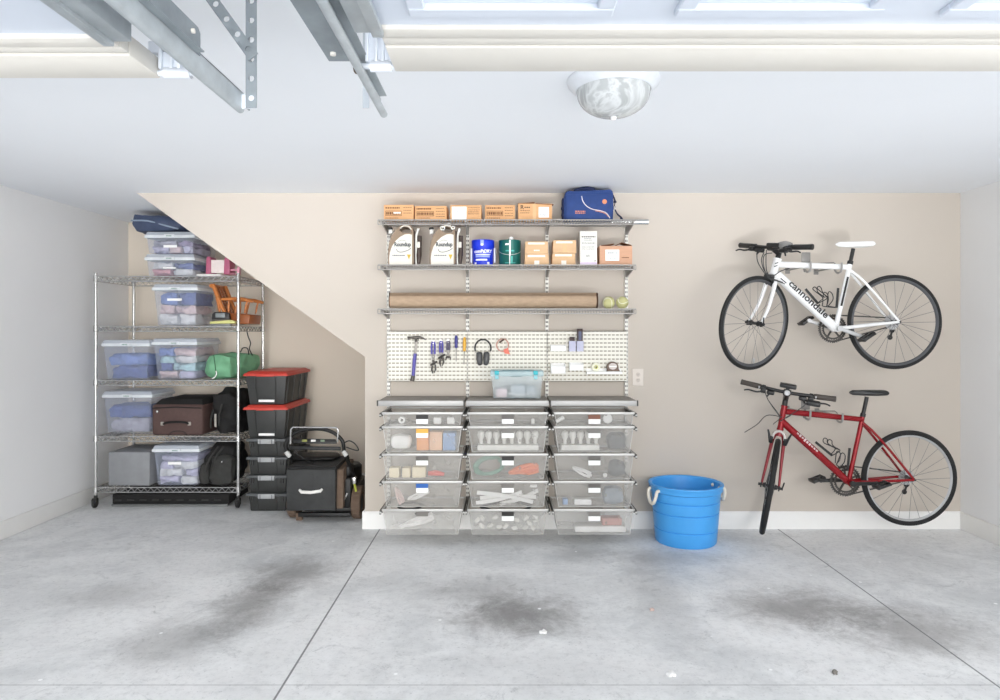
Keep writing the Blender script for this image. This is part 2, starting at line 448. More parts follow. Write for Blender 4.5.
def perforated(p0, p1, wdt, name, label, hole_step=.0485):
    """flat angle strap with a row of round holes and a bent lip, standing in the plane y = const"""
    p0, p1 = Vector(p0), Vector(p1); d = (p1-p0); L = d.length; d.normalize(); n = Vector((0, 1, 0)); sd = d.cross(n)
    t = bmesh.new(); k = int(L/hole_step); hs = L/k; R = .0085; m = 12
    for i in range(k):
        base = [(i*hs, -wdt/2), ((i+1)*hs, -wdt/2), ((i+1)*hs, wdt/2), (i*hs, wdt/2)]
        cx = (i+.5)*hs
        ov = []
        per = []                                          # square outline sampled at the same angles as the hole
        for j in range(m):
            a = 2*PI*j/m; ca, sa = math.cos(a), math.sin(a)
            q = min((hs/2)/abs(ca) if abs(ca) > 1e-6 else 9, (wdt/2)/abs(sa) if abs(sa) > 1e-6 else 9)
            per.append((cx+ca*q, sa*q)); ov.append((cx+R*ca, R*sa))
        A = [t.verts.new(p0 + d*u + sd*v) for u, v in per]; B = [t.verts.new(p0 + d*u + sd*v) for u, v in ov]
        for j in range(m): t.faces.new([A[j], A[(j+1) % m], B[(j+1) % m], B[j]])
        cor = [t.verts.new(p0 + d*u + sd*v) for u, v in base]
        for c in cor:                                     # corner triangles
            near = sorted(range(m), key=lambda j: (A[j].co-c.co).length)[:2]
            t.faces.new([c, A[near[0]], A[near[1]]])
    bmesh.ops.remove_doubles(t, verts=t.verts, dist=1e-5)
    bmesh.ops.recalc_face_normals(t, faces=t.faces)
    bmesh.ops.solidify(t, geom=list(t.faces), thickness=.003)
    mb = MB(); mb._merge(t)
    q = p0 + sd*wdt/2; q2 = p1 + sd*wdt/2
    mb.bar(q + Vector((0, .012, 0)), q2 + Vector((0, .012, 0)), .003, .024, up=(0, 1, 0))
    return mb
ys = 1.905
sp = P(251.5, 108, ys)
r = tr2
part(perforated((sp.x, ys, sp.z), (sp.x, ys, ZC), .030, 's', ''), 'upright_strap', m_galvd, r)
b0 = P(254, 57, ys-.006); 
part(perforated((b0.x, ys-.006, b0.z), (b0.x-.113*ZC+.113*b0.z if False else b0.x-(ZC-b0.z)*.72, ys-.006, ZC), .030, 's', ''), 'diagonal_brace', m_galvd, r)
part(MB().box(sp.x-.03, sp.x+.012, ys+.0, ys+.012, sp.z+.0, sp.z+.04, .002), 'clip', m_hinge, r)
q = P(366, 108, 1.96)
part(MB().box(q.x-.009, q.x+.009, 1.958, 1.961, q.z, ZC, .0), 'hanger_strap', M('hanger_white', '#bcc3ca', .5, .1), tr1)

# ---------------------------------------------------------------- ceiling lamp
def glass_material():
    m = bpy.data.materials.new('alabaster_glass'); m.use_nodes = True
    nt = m.node_tree; N, L = nt.nodes, nt.links; b = N['Principled BSDF']
    tc = N.new('ShaderNodeTexCoord'); n = N.new('ShaderNodeTexNoise'); n.inputs['Scale'].default_value = 4.5; n.inputs['Detail'].default_value = 3; n.inputs['Distortion'].default_value = 3.5
    L.new(tc.outputs['Object'], n.inputs['Vector'])
    cr = N.new('ShaderNodeValToRGB'); L.new(n.outputs['Fac'], cr.inputs[0])
    e = cr.color_ramp.elements; e[0].position = .40; e[0].color = (*lin('#a9acac'), 1); e[1].position = .62; e[1].color = (*lin('#b6b9b9'), 1)
    x = e.new(.51); x.color = (*lin('#cfd2d2'), 1)
    L.new(cr.outputs[0], b.inputs['Base Color']); b.inputs['Roughness'].default_value = .22
    return m
LX, LY = X(613.5, 2.86), 2.86
r = empty('ceiling_lamp', (LX, LY, ZC), 'round flush ceiling lamp with a swirled alabaster glass dome', 'ceiling lamp')
part(MB().lathe([(0, 0), (.192, 0), (.195, -.008), (.190, -.022), (.172, -.040), (.160, -.050), (.0, -.050)], (LX, LY, ZC), n=56), 'lamp_base', M('lamp_white', '#dfe3e8', .4), r)
part(MB().lathe([(.156, -.046), (.153, -.060)] + [(.152*math.cos(a), -.06-.098*math.sin(a)) for a in [PI/2*k/12 for k in range(1, 12)]] + [(0, -.158)], (LX, LY, ZC), n=56), 'glass_shade', glass_material(), r)
part(MB().lathe([(0, -.155), (.012, -.157), (.013, -.163), (.009, -.171), (0, -.173)], (LX, LY, ZC), n=20), 'finial', M('lamp_finial', '#f6f7f8', .3), r)
# ================================================================== the wall-hung shelving system
m_plat = M('platinum_steel', '#c4c2be', .45, .25, var=.04)
m_platd = M('platinum_wire', '#a5a29e', .45, .35, var=.05)
m_slot = M('slot_dark', '#6b6864', .8)
m_stdw = M('standard_white', '#f4f2ec', .5, .1, var=.03)
m_brkt = M('bracket_grey', '#9a9792', .5, .3, var=.05)
m_boardt = M('board_grey', '#8f8a83', .6, .1, var=.05, stretch=(1, 6, 1))
m_boarde = M('board_edge', '#b0afad', .4, .25, var=.03)
m_cap = M('end_cap_dark', '#4a4845', .6)
m_run = M('runner_dark', '#45433f', .55, .2, var=.08)
m_rim = M('drawer_rim', '#c6c5c2', .35, .35, var=.03)
m_label = M('label_white', '#f8f8f6', .6, var=.01)
SX = [X(388.5, 5.17), X(467.6, 5.17), X(547, 5.17), X(626.5, 5.17)]
# wall standards with twin columns of slots
def standard(x, label, z0, z1):
    r = empty('wall_standard', (x, 5.18, z0), label, 'standard', 'slotted standards of the wall shelving')
    mb = MB(); w = .0125
    mb.box(x-w, x-w+.003, 5.168, 5.198, z0, z1); mb.box(x+w-.003, x+w, 5.168, 5.198, z0, z1)
    mb.box(x-.002, x+.002, 5.168, 5.172, z0, z1)
    n = int((z1-z0)/.032)
    for i in range(n+1):
        z = z0 + i*(z1-z0)/n
        mb.box(x-w, x+w, 5.168, 5.171, max(z0, z-.009), min(z1, z+.009))
    part(mb, 'channel', m_stdw, r)
    part(MB().box(x-w+.003, x+w-.003, 5.186, 5.190, z0, z1), 'slot_backing', m_slot, r)
    return r
zs0, zs1 = Z(512, 5.17), Z(226, 5.17)
s0 = standard(SX[0], 'outermost slotted wall standard, beside the white outlined corner near the mower', zs0, zs1)
for x, lab in ((SX[1], 'slotted wall standard behind the gap between yellow screwdriver and ear muffs'), (SX[2], 'slotted wall standard just right of the clear latched box'),
               (SX[3], 'outermost slotted wall standard, next to the power outlet')):
    dup(s0, (x-SX[0], 0, 0), lab)
s0['label'] = 'outermost slotted wall standard, left of the hammer'

SHELF = []
def wire_shelf(z, label):
    x0, x1, y0, y1 = -.888, .958, 4.872, 5.162
    r = empty('wire_shelf', ((x0+x1)/2, 5.0, z), label, 'shelf', 'ventilated shelves of the wall shelving')
    mb = MB()
    R = .0028
    for y, dz, rr in ((y0, -.004, .0045), (y0, -.036, .0045), (4.965, -.004-R*2, .0035), (5.06, -.004-R*2, .0035), (y1, -.004, .0045)):
        mb.tube([(x0, y, z+dz), (x1, y, z+dz)], rr, 6)
    n = 92
    for i in range(n+1):
        x = x0 + (x1-x0)*i/n
        mb.tube([(x, y1, z-R), (x, y0+.004, z-R), (x, y0, z-R-.002), (x, y0, z-.036)], R, 5)
    part(mb, 'wire_deck', m_platd, r)
    for i, x in enumerate(SX):
        x_ = min(max(x, x0+.006), x1-.006)
        b = MB().prism([(5.168, z-.008), (5.168, z-.068), (5.13, z-.066), (y0+.012, z-.030), (y0+.004, z-.008)], 'x', x_-.0045, x_+.0045)
        b.box(x_-.011, x_+.011, 5.150, 5.166, z-.07, z-.010, .002)
        part(b, 'bracket', m_brkt, r)
    return r
S1, S2, S3 = 2.306, 1.983, 1.668
wire_shelf(S1, 'top wire shelf carrying the row of cartons and the blue bag')
wire_shelf(S2, 'middle wire shelf carrying the jugs, paint pots and small boxes')
wire_shelf(S3, 'lowest wire shelf carrying the rolled brown rug')

# grey worktop in three boards
TT = 1.015
def board(x0, x1, label, capl, capr):
    r = empty('worktop_board', ((x0+x1)/2, 4.97, TT-.03), label, 'worktop', 'grey worktop boards')
    part(MB().box(x0, x1, 4.795, 5.165, TT-.026, TT, .003), 'board', m_boardt, r)
    part(MB().box(x0, x1, 4.786, 4.796, TT-.036, TT+.002, .002), 'front_lip', m_boarde, r)
    for x in ((x0,) if capl else ()) + ((x1,) if capr else ()):
        part(MB().box(x-.005, x+.005, 4.782, 4.806, TT-.036, TT+.003, .002), 'end_cap', m_cap, r)
    for x in (x0+.02, x1-.02):
        part(MB().prism([(5.166, TT-.03), (5.166, TT-.055), (5.12, TT-.052), (4.83, TT-.038), (4.82, TT-.03)], 'x', x-.004, x+.004), 'bracket', m_brkt, r)
e0, e3 = X(377, 4.79), X(637.5, 4.79)
c1, c2 = X(465, 4.79), X(549.5, 4.79)
board(e0+.004, c1-.006, 'grey worktop board below the hammer and pliers', True, True)
board(c1+.006, c2-.006, 'grey worktop board bearing the clear latched box', False, False)
board(c2+.006, e3, 'grey worktop board below the white bins and tape', True, True)

# white pegboards
def peg_material():
    m = bpy.data.materials.new('pegboard'); m.use_nodes = True
    nt = m.node_tree; N, L = nt.nodes, nt.links; b = N['Principled BSDF']
    tc = N.new('ShaderNodeTexCoord'); s = N.new('ShaderNodeSeparateXYZ'); L.new(tc.outputs['Object'], s.inputs[0])
    def mt(op, a, c=None):
        n = N.new('ShaderNodeMath'); n.operation = op
        for i, v in enumerate((a, c)):
            if v is None: continue
            if isinstance(v, (int, float)): n.inputs[i].default_value = v
            else: L.new(v, n.inputs[i])
        return n.outputs[0]
    def slot(v, per, half):
        f = mt('FRACT', mt('DIVIDE', v, per)); a = mt('ABSOLUTE', mt('SUBTRACT', f, .5)); return mt('LESS_THAN', a, half)
    k = mt('MULTIPLY', slot(s.outputs[0], .0305, .36), slot(s.outputs[2], .0305, .15))
    mx = N.new('ShaderNodeMix'); mx.data_type = 'RGBA'; L.new(k, mx.inputs[0])
    mx.inputs[6].default_value = (*lin('#eeebe0'), 1); mx.inputs[7].default_value = (*lin('#9f9783'), 1)
    L.new(mx.outputs[2], b.inputs['Base Color']); b.inputs['Roughness'].default_value = .5
    return m
m_peg = peg_material()
PZ0, PZ1, PY = Z(381.3, 5.15), Z(331.3, 5.15), 5.150
for a, c, lab in ((0, 1, 'white slotted pegboard panel with the hammer, pliers and screwdrivers'), (1, 2, 'white slotted pegboard panel with the ear muffs'),
                  (2, 3, 'white slotted pegboard panel with the white bins')):
    mb = MB().box(SX[a]+.004, SX[c]-.004, PY, PY+.004, PZ0, PZ1)
    mb.box(SX[a]+.004, SX[c]-.004, PY, 5.168, PZ1-.003, PZ1); mb.box(SX[a]+.004, SX[c]-.004, PY, 5.168, PZ0, PZ0+.003)
    top(mb, 'pegboard', m_peg, lab, 'pegboard', 'white pegboard panels')

# ---------------------------------------------------------------- fifteen mesh drawers
def mesh_material():
    """fine expanded-metal weave: tiny open cells between grey strands"""
    m = bpy.data.materials.new('drawer_mesh'); m.use_nodes = True
    nt = m.node_tree; N, L = nt.nodes, nt.links; N.clear()
    out = N.new('ShaderNodeOutputMaterial'); b = N.new('ShaderNodeBsdfPrincipled'); tr = N.new('ShaderNodeBsdfTransparent'); ms = N.new('ShaderNodeMixShader')
    tc = N.new('ShaderNodeTexCoord'); n = N.new('ShaderNodeTexNoise'); n.inputs['Scale'].default_value = 5; n.inputs['Detail'].default_value = 2
    L.new(tc.outputs['Object'], n.inputs['Vector'])
    mr = N.new('ShaderNodeMapRange'); L.new(n.outputs['Fac'], mr.inputs[0])
    for i, q in enumerate((.3, .7, MESH_A, MESH_A+.12)): mr.inputs[i+1].default_value = q
    L.new(mr.outputs[0], ms.inputs[0])
    b.inputs['Base Color'].default_value = (*lin('#c6c4bf'), 1); b.inputs['Metallic'].default_value = .15; b.inputs['Roughness'].default_value = .5
    L.new(tr.outputs[0], ms.inputs[1]); L.new(b.outputs[0], ms.inputs[2]); L.new(ms.outputs[0], out.inputs[0])
    return m
m_mesh = mesh_material()
DF, DB = 4.755, 5.135                                  # front and back of the drawer rims
ROWS = [(413.6, .083), (427.6, .172), (455.0, .172), (482.4, .172), (510.6, .168)]
CXS = [X(422.2, DF), X(507.8, DF), X(594.3, DF)]
HW = .282                                              # half width of the rim
m_dark = {k: M('slot_' + k, c, .5) for k, c in (('grey', '#5f5c58'), ('black', '#1c1b1a'), ('blue', '#1f5fae'), ('orange', '#e8b04a'), ('brown', '#7a4a34'), ('none', '#77746f'))}
def basket(cx, z, h):
    mb = MB(); t = .045
    a = [(cx-HW+.008, DF+.006, z), (cx+HW-.008, DF+.006, z), (cx+HW-.008, DB-.006, z), (cx-HW+.008, DB-.006, z)]
    k = t*h/.17
    c = [(cx-HW+.008+k*.55, DF+.012, z-h), (cx+HW-.008-k*.55, DF+.012, z-h), (cx+HW-.008-k*.55, DB-.03, z-h), (cx-HW+.008+k*.55, DB-.03, z-h)]
    for i in range(4): mb.quad(c[i], c[(i+1) % 4], a[(i+1) % 4], a[i])
    mb.quad(*c)
    bmesh.ops.remove_doubles(mb.bm, verts=mb.bm.verts, dist=1e-5)
    return mb
def drawer(cx, z, h, label):
    r = empty('mesh_drawer', (cx, 4.95, z-h), label, 'drawer', 'silver mesh drawers under the worktop')
    part(basket(cx, z, h), 'basket', m_mesh, r)
    mb = MB()
    mb.box(cx-HW, cx+HW, DF-.004, DF+.008, z-.006, z+.010, .002)
    mb.box(cx-HW, cx+HW, DB-.008, DB, z-.006, z+.006, .002)
    for s in (-1, 1): mb.box(cx+s*HW-.005, cx+s*HW+.005, DF+.008, DB-.008, z-.006, z+.006, .002)
    for s in (-1, 1):                                   # bottom seam wires
        k = .045*h/.17*.55
        mb.tube([(cx+s*(HW-.008-k), DF+.012, z-h), (cx+s*(HW-.008), DF+.006, z)], .0022, 5)
    mb.tube([(cx-HW+.008+k, DF+.012, z-h), (cx+HW-.008-k, DF+.012, z-h)], .0022, 5)
    part(mb, 'rim', m_rim, r)
    for s in (-1, 1):
        xr = cx + s*(HW+.008)
        ru = MB().prism([(5.168, z-.018), (5.168, z-.001), (DF-.012, z+.004), (DF-.020, z-.022), (DF-.012, z-.022), (DF+.01, z-.016)], 'x', xr-.006, xr+.006)
        ru.prism([(5.166, z-.016), (5.166, z-.055), (5.14, z-.05), (5.06, z-.018)], 'x', xr-.005, xr+.005)
        ru.box(min(xr, xr-s*.012), max(xr, xr-s*.012), DF+.02, 5.12, z-.020, z-.008)
        part(ru, 'runner', m_run, r)
        part(MB().sphere((xr, DF-.014, z-.012), .009, 10, (1, .6, 1)), 'runner_stop', m_rim, r)
    return r
def card(r, cx, z, h, col, white=True):
    x0 = cx - .042; k = min(.030, h*.38)
    part(MB().box(x0, x0+.084, DF-.0055, DF-.003, z-.008-k, z-.008, .0), 'label_slot', m_dark[col], r)
    if white: part(MB().box(x0, x0+.084, DF-.007, DF-.003, z-.010-k-min(.031, h*.45), z-.008-k, .001), 'label_card', m_label, r)
LABELS = [
 ['shallow mesh drawer holding a white reel and small packets, topmost on the hammer side', 'shallow mesh drawer, topmost below the clear latched box', 'shallow mesh drawer holding a round white lid, topmost on the outlet side'],
 ['mesh drawer holding a white pack with orange and blue cartons', 'mesh drawer with a row of pale bulbs and an orange bit at its base', 'mesh drawer with pale bulbs and a dark bundle, second down on outlet side'],
 ['mesh drawer holding flat cream boxes and a red tool', 'mesh drawer holding a green hose and an orange extension cord', 'mesh drawer holding a curly white cord and a dark bundle'],
 ['mesh drawer with a blue label slot holding loose white cables', 'mesh drawer holding white bundled straps', 'mesh drawer holding a white carton beside grey cloth, just above the bottom one'],
 ['bottom mesh drawer holding a bunch of white and black cables', 'bottom mesh drawer with a black label slot and mixed pale oddments', 'bottom mesh drawer holding a long white box']]
SLOT = [['black', 'grey', 'brown'], ['orange', 'none', 'none'], ['grey', 'black', 'grey'], ['blue', 'none', 'grey'], ['none', 'black', 'none']]
DRAW = {}
protos = {}
for ri, (py, h) in enumerate(ROWS):
    z = Z(py, DF)
    for ci, cx in enumerate(CXS):
        if h not in protos:
            d = drawer(cx, z, h, LABELS[ri][ci]); protos[h] = (d, cx, z)
        else:
            p, px_, pz_ = protos[h]; d = dup(p, (cx-px_, 0, z-pz_), LABELS[ri][ci], skip=('label_slot', 'label_card'))
        card(d, cx, z, h, SLOT[ri][ci], not (ri == 4 and ci == 0))
        DRAW[ri, ci] = (cx, z, h)

# ---------------------------------------------------------------- what lies in the drawers (just behind the mesh fronts)
def dz(ri, ci): cx, z, h = DRAW[ri, ci]; return z-h+.004
m_w = M('soft_white', '#f6f5f2', .5, var=.03)
m_wc = M('white_cable', '#f2f0ee', .45, var=.02)
m_bc = M('black_cable', '#1e1d1d', .5)
m_cream = M('cream_card', '#efe2c4', .7)
m_oran = M('orange_card', '#f0a05a', .6); m_blue = M('pale_blue_card', '#8aa7d0', .6); m_red = M('tool_red', '#e04a3c', .5)
m_orcord = M('orange_cord', '#ee7a3c', .55); m_green = M('hose_green', '#6f9a88', .6); m_dcl = M('dark_cloth', '#5d6064', .9, var=.15, scale=40)
m_bluec = M('grey_blue_cloth', '#8f99a3', .9, var=.12, scale=30); m_pale = M('pale_plastic', '#e6e4de', .4); m_pinkc = M('pinkish_cord', '#dcc3bd', .5)
DD = 4.80
def inb(px0, px1, pyt, ri, ci, dep, name, mat, label, cat, group=None, d=DD, bev=.006, zb=None):
    z0 = dz(ri, ci) if zb is None else zb
    return top(MB().box(X(px0, d), X(px1, d), d, d+dep, z0, Z(pyt, d), bev), name, mat, label, cat, group)
# row 1
z = dz(0, 0)
top(MB().lathe([(.010, -.02), (.024, -.02), (.024, .02), (.010, .02)], (X(401.5, DD), DD+.03, z+.026), (0, 1, 0), 20, True), 'tape_reel', m_w, 'small white reel seen through the top drawer on the hammer side', 'reel')
inb(433.5, 441, 417.5, 0, 0, .05, 'packet', m_w, 'small pale packet nearer the label in the shallow drawer on the hammer side', 'packet')
inb(447, 454.5, 417.5, 0, 0, .05, 'packet', m_w, 'small pale packet further from the label in the shallow drawer on the hammer side', 'packet')
z = dz(0, 1)
top(MB().lathe([(0, 0), (.012, 0), (.012, .03), (.008, .036), (0, .036)], (X(533, DD), DD+.02, z), n=16), 'bottle_cap', m_w, 'small white cap in the shallow drawer below the clear box', 'cap')
z = dz(0, 2)
top(MB().lathe([(0, 0), (.032, 0), (.034, .006), (.028, .014), (0, .014)], (X(608, DD), DD+.02, z+.036), (0, -1, 0), 28), 'round_lid', m_w, 'round white lid standing in the shallow drawer on the outlet side', 'lid')
top(MB().tube([(X(557, DD), DD+.03, z+.015), (X(564, DD), DD+.02, z+.045)], .014, 14), 'white_tube', m_w, 'short white tube leaning in the shallow drawer on the outlet side', 'tube')
# row 2
z = dz(1, 0)
top(MB().blob((X(400, DD), DD+.05, z+.056), (.073, .035, .054), .75, .006, 12, 3, 8), 'white_pack', m_w, 'rounded white pack in the drawer with orange and blue cartons', 'pack')
inb(416.5, 428.5, 431, 1, 0, .12, 'carton', m_oran, 'orange carton under the label of the second drawer', 'carton')
inb(429.2, 442.0, 432, 1, 0, .12, 'carton', M('peach_card', '#f2c09a', .6), 'peach carton between the orange and blue cartons', 'carton')
inb(442.8, 455.5, 433, 1, 0, .12, 'carton', m_blue, 'pale blue carton in the mesh drawer', 'carton')
inb(389, 404, 425.2, 1, 0, .2, 'white_envelope', m_w, 'white sheet lying over the rim of the carton drawer', 'paper', zb=Z(426.6, DD)+.012)
def bulb(x, z, d, label, group):
    return top(MB().lathe([(0, 0), (.013, .002), (.013, .03), (.022, .05), (.025, .07), (.020, .088), (.0, .097)], (x, d, z), n=16), 'light_bulb', m_pale, label, 'light bulb', group)
for ci, p0, p1, n, lab in ((1, 481, 535, 8, 'pale upright bulb in the drawer above the green hose'), (2, 565, 596, 5, 'pale upright bulb in the second drawer on the outlet side')):
    g = 'pale bulbs in a row'
    base = None
    for k in range(n):
        px = p0 + (p1-p0)*k/(n-1)
        if base is None: base = bulb(X(px, DD+.03), dz(1, ci)+.040, DD+.03, lab, 'row of bulbs, ' + ('middle column' if ci == 1 else 'outlet side'))
        else: dup(base, (X(px, DD+.03)-X(p0, DD+.03), 0, 0))
    top(MB().box(X(p0-3.5, DD), X(p1+3.5, DD), DD, DD+.09, dz(1, ci), dz(1, ci)+.038, .003), 'bulb_tray', m_bluec if 0 else m_pale, 'pale tray under the bulbs in the ' + ('middle drawer' if ci == 1 else 'drawer on the outlet side'), 'tray')
top(MB().sphere((X(536, DD), DD+.012, dz(1, 1)+.012), .010, 14, (1.4, 1, 1)), 'white_ball', m_w, 'small white ball at the base of the middle bulb drawer', 'ball')
top(MB().tube([(X(525, DD), DD+.01, dz(1, 1)+.006), (X(531, DD), DD+.01, dz(1, 1)+.008)], .005, 8), 'orange_bit', m_orcord, 'little orange bit at the base of the middle bulb drawer', 'bit')
top(MB().blob((X(618, DD), DD+.08, dz(1, 2)+.062), (.07, .06, .06), .8, .02, 9, 4, 9), 'dark_bundle', m_dcl, 'dark bundle in the second drawer on the outlet side', 'bundle')
# row 3
inb(389, 399, 468, 2, 0, .08, 'flat_box', m_cream, 'cream box at the outer end of the third drawer on the hammer side', 'box')
inb(402, 410, 468, 2, 0, .08, 'flat_box', m_cream, 'small cream box in the middle of the third drawer on the hammer side', 'box')
inb(412, 425.5, 467, 2, 0, .08, 'flat_box', m_cream, 'wide cream box beside the red tool', 'box')
top(MB().tube([(X(428, DD), DD+.02, dz(2, 0)+.026), (X(436, DD), DD+.02, dz(2, 0)+.030), (X(444, DD), DD+.02, dz(2, 0)+.020)], [.016, .02, .012], 12), 'red_tool', m_red, 'red handled tool in the third drawer on the hammer side', 'tool')
def coil(cx, cy, cz, R, r, n, mat, name, label, cat, sq=.6, seed=1, wob=.3, tiltx=0.2):
    rnd = random.Random(seed); pts = []
    for i in range(n*14):
        a = 2*PI*i/14; k = 1 + wob*(rnd.random()-.5)
        pts.append((cx + R*k*math.cos(a), cy + R*.30*math.sin(a) + rnd.uniform(-.006, .006), cz + R*sq*k*math.sin(a+tiltx) * (1 - .02*i/14)))
    return top(MB().tube(pts, r, 6, smooth=2), name, mat, label, cat)
coil(X(489, DD+.05), DD+.06, dz(2, 1)+.072, .095, .009, 6, m_green, 'garden_hose', 'green hose coiled in the middle drawer', 'hose', .62, 2)
# cord bundle folded in long loops
def bundle(px0, py0, px1, py1, r, n, spread, mat, name, label, cat, d=DD+.012, seed=3, group=None, dep=.016, fan=1.):
    rnd = random.Random(seed); a, b = P(px0, py0, d), P(px1, py1, d); pts = []
    ax = (b-a); nrm = Vector((-ax.z, 0, ax.x)).normalized()
    for i in range(n):
        u = (i/(n-1)-.5)*2
        for t, sp in ((.0, .25*fan), (.35, .7), (.7, 1.0), (1., .75)) if i % 2 == 0 else ((1., .75), (.7, 1.0), (.35, .7), (.0, .25*fan)):
            pts.append(a + ax*(t + rnd.uniform(-.04, .04)) + nrm*spread*u*sp + Vector((0, rnd.uniform(-dep, dep), rnd.uniform(-.004, .004))))
    return top(MB().tube(pts, r, 6, smooth=3), name, mat, label, cat, group)
bundle(511, 472, 537, 468, .008, 9, .036, m_orcord, 'extension_cord', 'orange extension cord looped in the middle drawer', 'cord', seed=5)
bundle(574, 468, 590, 475, .0055, 5, .020, m_wc, 'curly_cord', 'curly white cord in the third drawer on the outlet side', 'cord', seed=8)
top(MB().sphere((X(605, DD), DD, dz(2, 2)+.018), .016, 16), 'white_ball', m_w, 'small white ball in the third drawer on the outlet side', 'ball')
top(MB().blob((X(619, DD), DD+.08, dz(2, 2)+.06), (.06, .05, .058), .8, .02, 9, 9, 9), 'dark_bundle', m_dcl, 'dark bundle behind the small white ball in the third drawer', 'bundle')
# row 4
bundle(396, 488, 402, 502, .006, 5, .020, m_pinkc, 'cable', 'pinkish looped cable at the outer side of the blue-slot drawer', 'cable', seed=11)
bundle(409, 499, 428, 491, .006, 4, .018, m_wc, 'cable', 'white looped cable near the label of the blue-slot drawer', 'cable', seed=12)
for k, (a, b, lab) in enumerate((((477, 492.5, 533, 502), None, 'white strap running down across the bundle'), ((476, 503, 522, 492), None, 'white strap running up across the bundle'), ((480, 498, 536, 497), None, 'white strap lying straight across the bundle'), ((500, 504, 538, 490.5), None, 'white strap kinked up at the far side of the bundle'))):
    p, q = P(a[0], a[1], DD+.02+.022*k), P(a[2], a[3], DD+.02+.022*k); mid = (p+q)/2 + Vector((0, 0, .012*(-1)**k))
    mb = MB(); pts = spline([p, mid, q], 6)
    for i in range(len(pts)-1): mb.bar(pts[i], pts[i+1], .012, .026)
    top(mb, 'white_strap', m_w, lab + ' in the middle drawer', 'strap')
top(MB().box(X(530, DD), X(537, DD), DD-.015, DD+.005, Z(487, DD), Z(485.2, DD)+.004, .003), 'white_clip', m_w, 'small white clip near the rim above the bundled straps', 'clip')
inb(574.5, 591.5, 499.5, 3, 2, .07, 'white_carton', m_w, 'white carton standing in the drawer above the long white box', 'carton', bev=.003)
top(MB().blob((X(615, DD), DD+.09, dz(3, 2)+.06), (.075, .07, .06), .7, .018, 8, 12, 9), 'grey_cloth', m_bluec, 'grey-blue cloth bundled in the fourth drawer on the outlet side', 'cloth')
inb(563, 568, 499, 3, 2, .05, 'blue_packet', m_blue, 'small blue packet in the fourth drawer on the outlet side', 'packet')
# row 5
bundle(402, 526, 432, 516, .008, 7, .028, m_wc, 'cable_bunch', 'bunch of white cables in the bottom drawer on the hammer side', 'cables', seed=21)
bundle(416, 514, 429, 512, .006, 5, .010, m_bc, 'black_plugs', 'black leads on top of the white cables in the bottom drawer', 'cables', seed=22)
coil(X(409, DD+.1), DD+.15, Z(510, DD+.1)+.018, .085, .007, 3, m_bc, 'black_cable', 'black cable looping above the rim of the bottom drawer on the hammer side', 'cable', .22, 23, .2)
coil(X(507, DD+.1), DD+.15, Z(511, DD+.1)+.018, .17, .008, 3, m_bc, 'black_cable', 'black cable looping above the rim of the middle bottom drawer', 'cable', .12, 24, .25)
rnd = random.Random(5)
base = None
for k in range(16):
    x, zz = X(rnd.uniform(478, 540), DD+.02), dz(4, 1)+.02+rnd.uniform(.0, .085)
    lab = 'pale oddment among the mixed bits in the middle bottom drawer'
    if base is None:
        base = top(MB().blob((x, DD+.02, zz), (.022, .01, .013), .5, .008, 30, 2, 4), 'plastic_fitting', m_pale, lab, 'fitting', 'pale oddments in the middle bottom drawer'); bx_, bz_ = x, zz
    else:
        o = dup(base, (x-bx_, rnd.uniform(-.012, .02), zz-bz_)); o.rotation_euler = (rnd.uniform(-.6, .6), rnd.uniform(-1, 1), 0)
inb(575, 626, 526.5, 4, 2, .12, 'long_white_box', m_w, 'long white box in the bottom drawer on the outlet side', 'box')
top(MB().box(X(602, DD+.02), X(622, DD+.02), DD+.02, DD+.11, Z(526.3, DD), Z(519, DD), .008), 'reddish_case', M('reddish_case', '#c79087', .6), 'reddish case on top of the long white box', 'case')
# ================================================================== things on the shelves and the pegboard
DI = 4.93
m_card = M('cardboard', '#d9a878', .8, var=.07, scale=9, stretch=(1, 1, 5))
m_cardl = M('cardboard_light', '#d9b48c', .8, var=.06, scale=9, stretch=(1, 1, 5))
m_cardd = M('cardboard_inside', '#8a5a3a', .85, var=.1)
m_ink = M('brown_ink', '#6e4429', .8, var=.02); m_inkd = M('dark_ink', '#4a4038', .8, var=.02); m_inkg = M('grey_ink', '#6f7172', .8, var=.02)
m_tape = M('packing_tape', '#e0b98c', .25, var=.04); m_tapew = M('white_tape', '#efe9dd', .4, var=.03)
RX, UZ = (1, 0, 0), (0, 0, 1)
def lines(x0, x1, y, zs, h, mat, parent, name='printed_lines', seed=0, label=None):
    """rows of small printed marks too fine to read"""
    rnd = random.Random(seed); mb = MB()
    for z in zs:
        x = x0
        while x < x1-.003:
            w = rnd.uniform(.005, .014); mb.box(x, min(x+w, x1), y-.0008, y, z-h/2, z+h/2); x += w + .0035
    return part(mb, name, mat, parent, label)
def carton(px0, px1, pyt, zs, label, dep=.19, group=None, mat=None, d=DI, name='cardboard_box'):
    x0, x1, zt = X(px0, d), X(px1, d), Z(pyt, d)
    r = empty(name, ((x0+x1)/2, d+dep/2, zs), label, 'box', group)
    mb = MB().box(x0, x1, d, d+dep, zs, zt, .0025)
    part(mb, 'carton', mat or m_card, r)
    return r, x0, x1, zt
g = 'cardboard cartons on the top shelf'
zc = S1 + .001
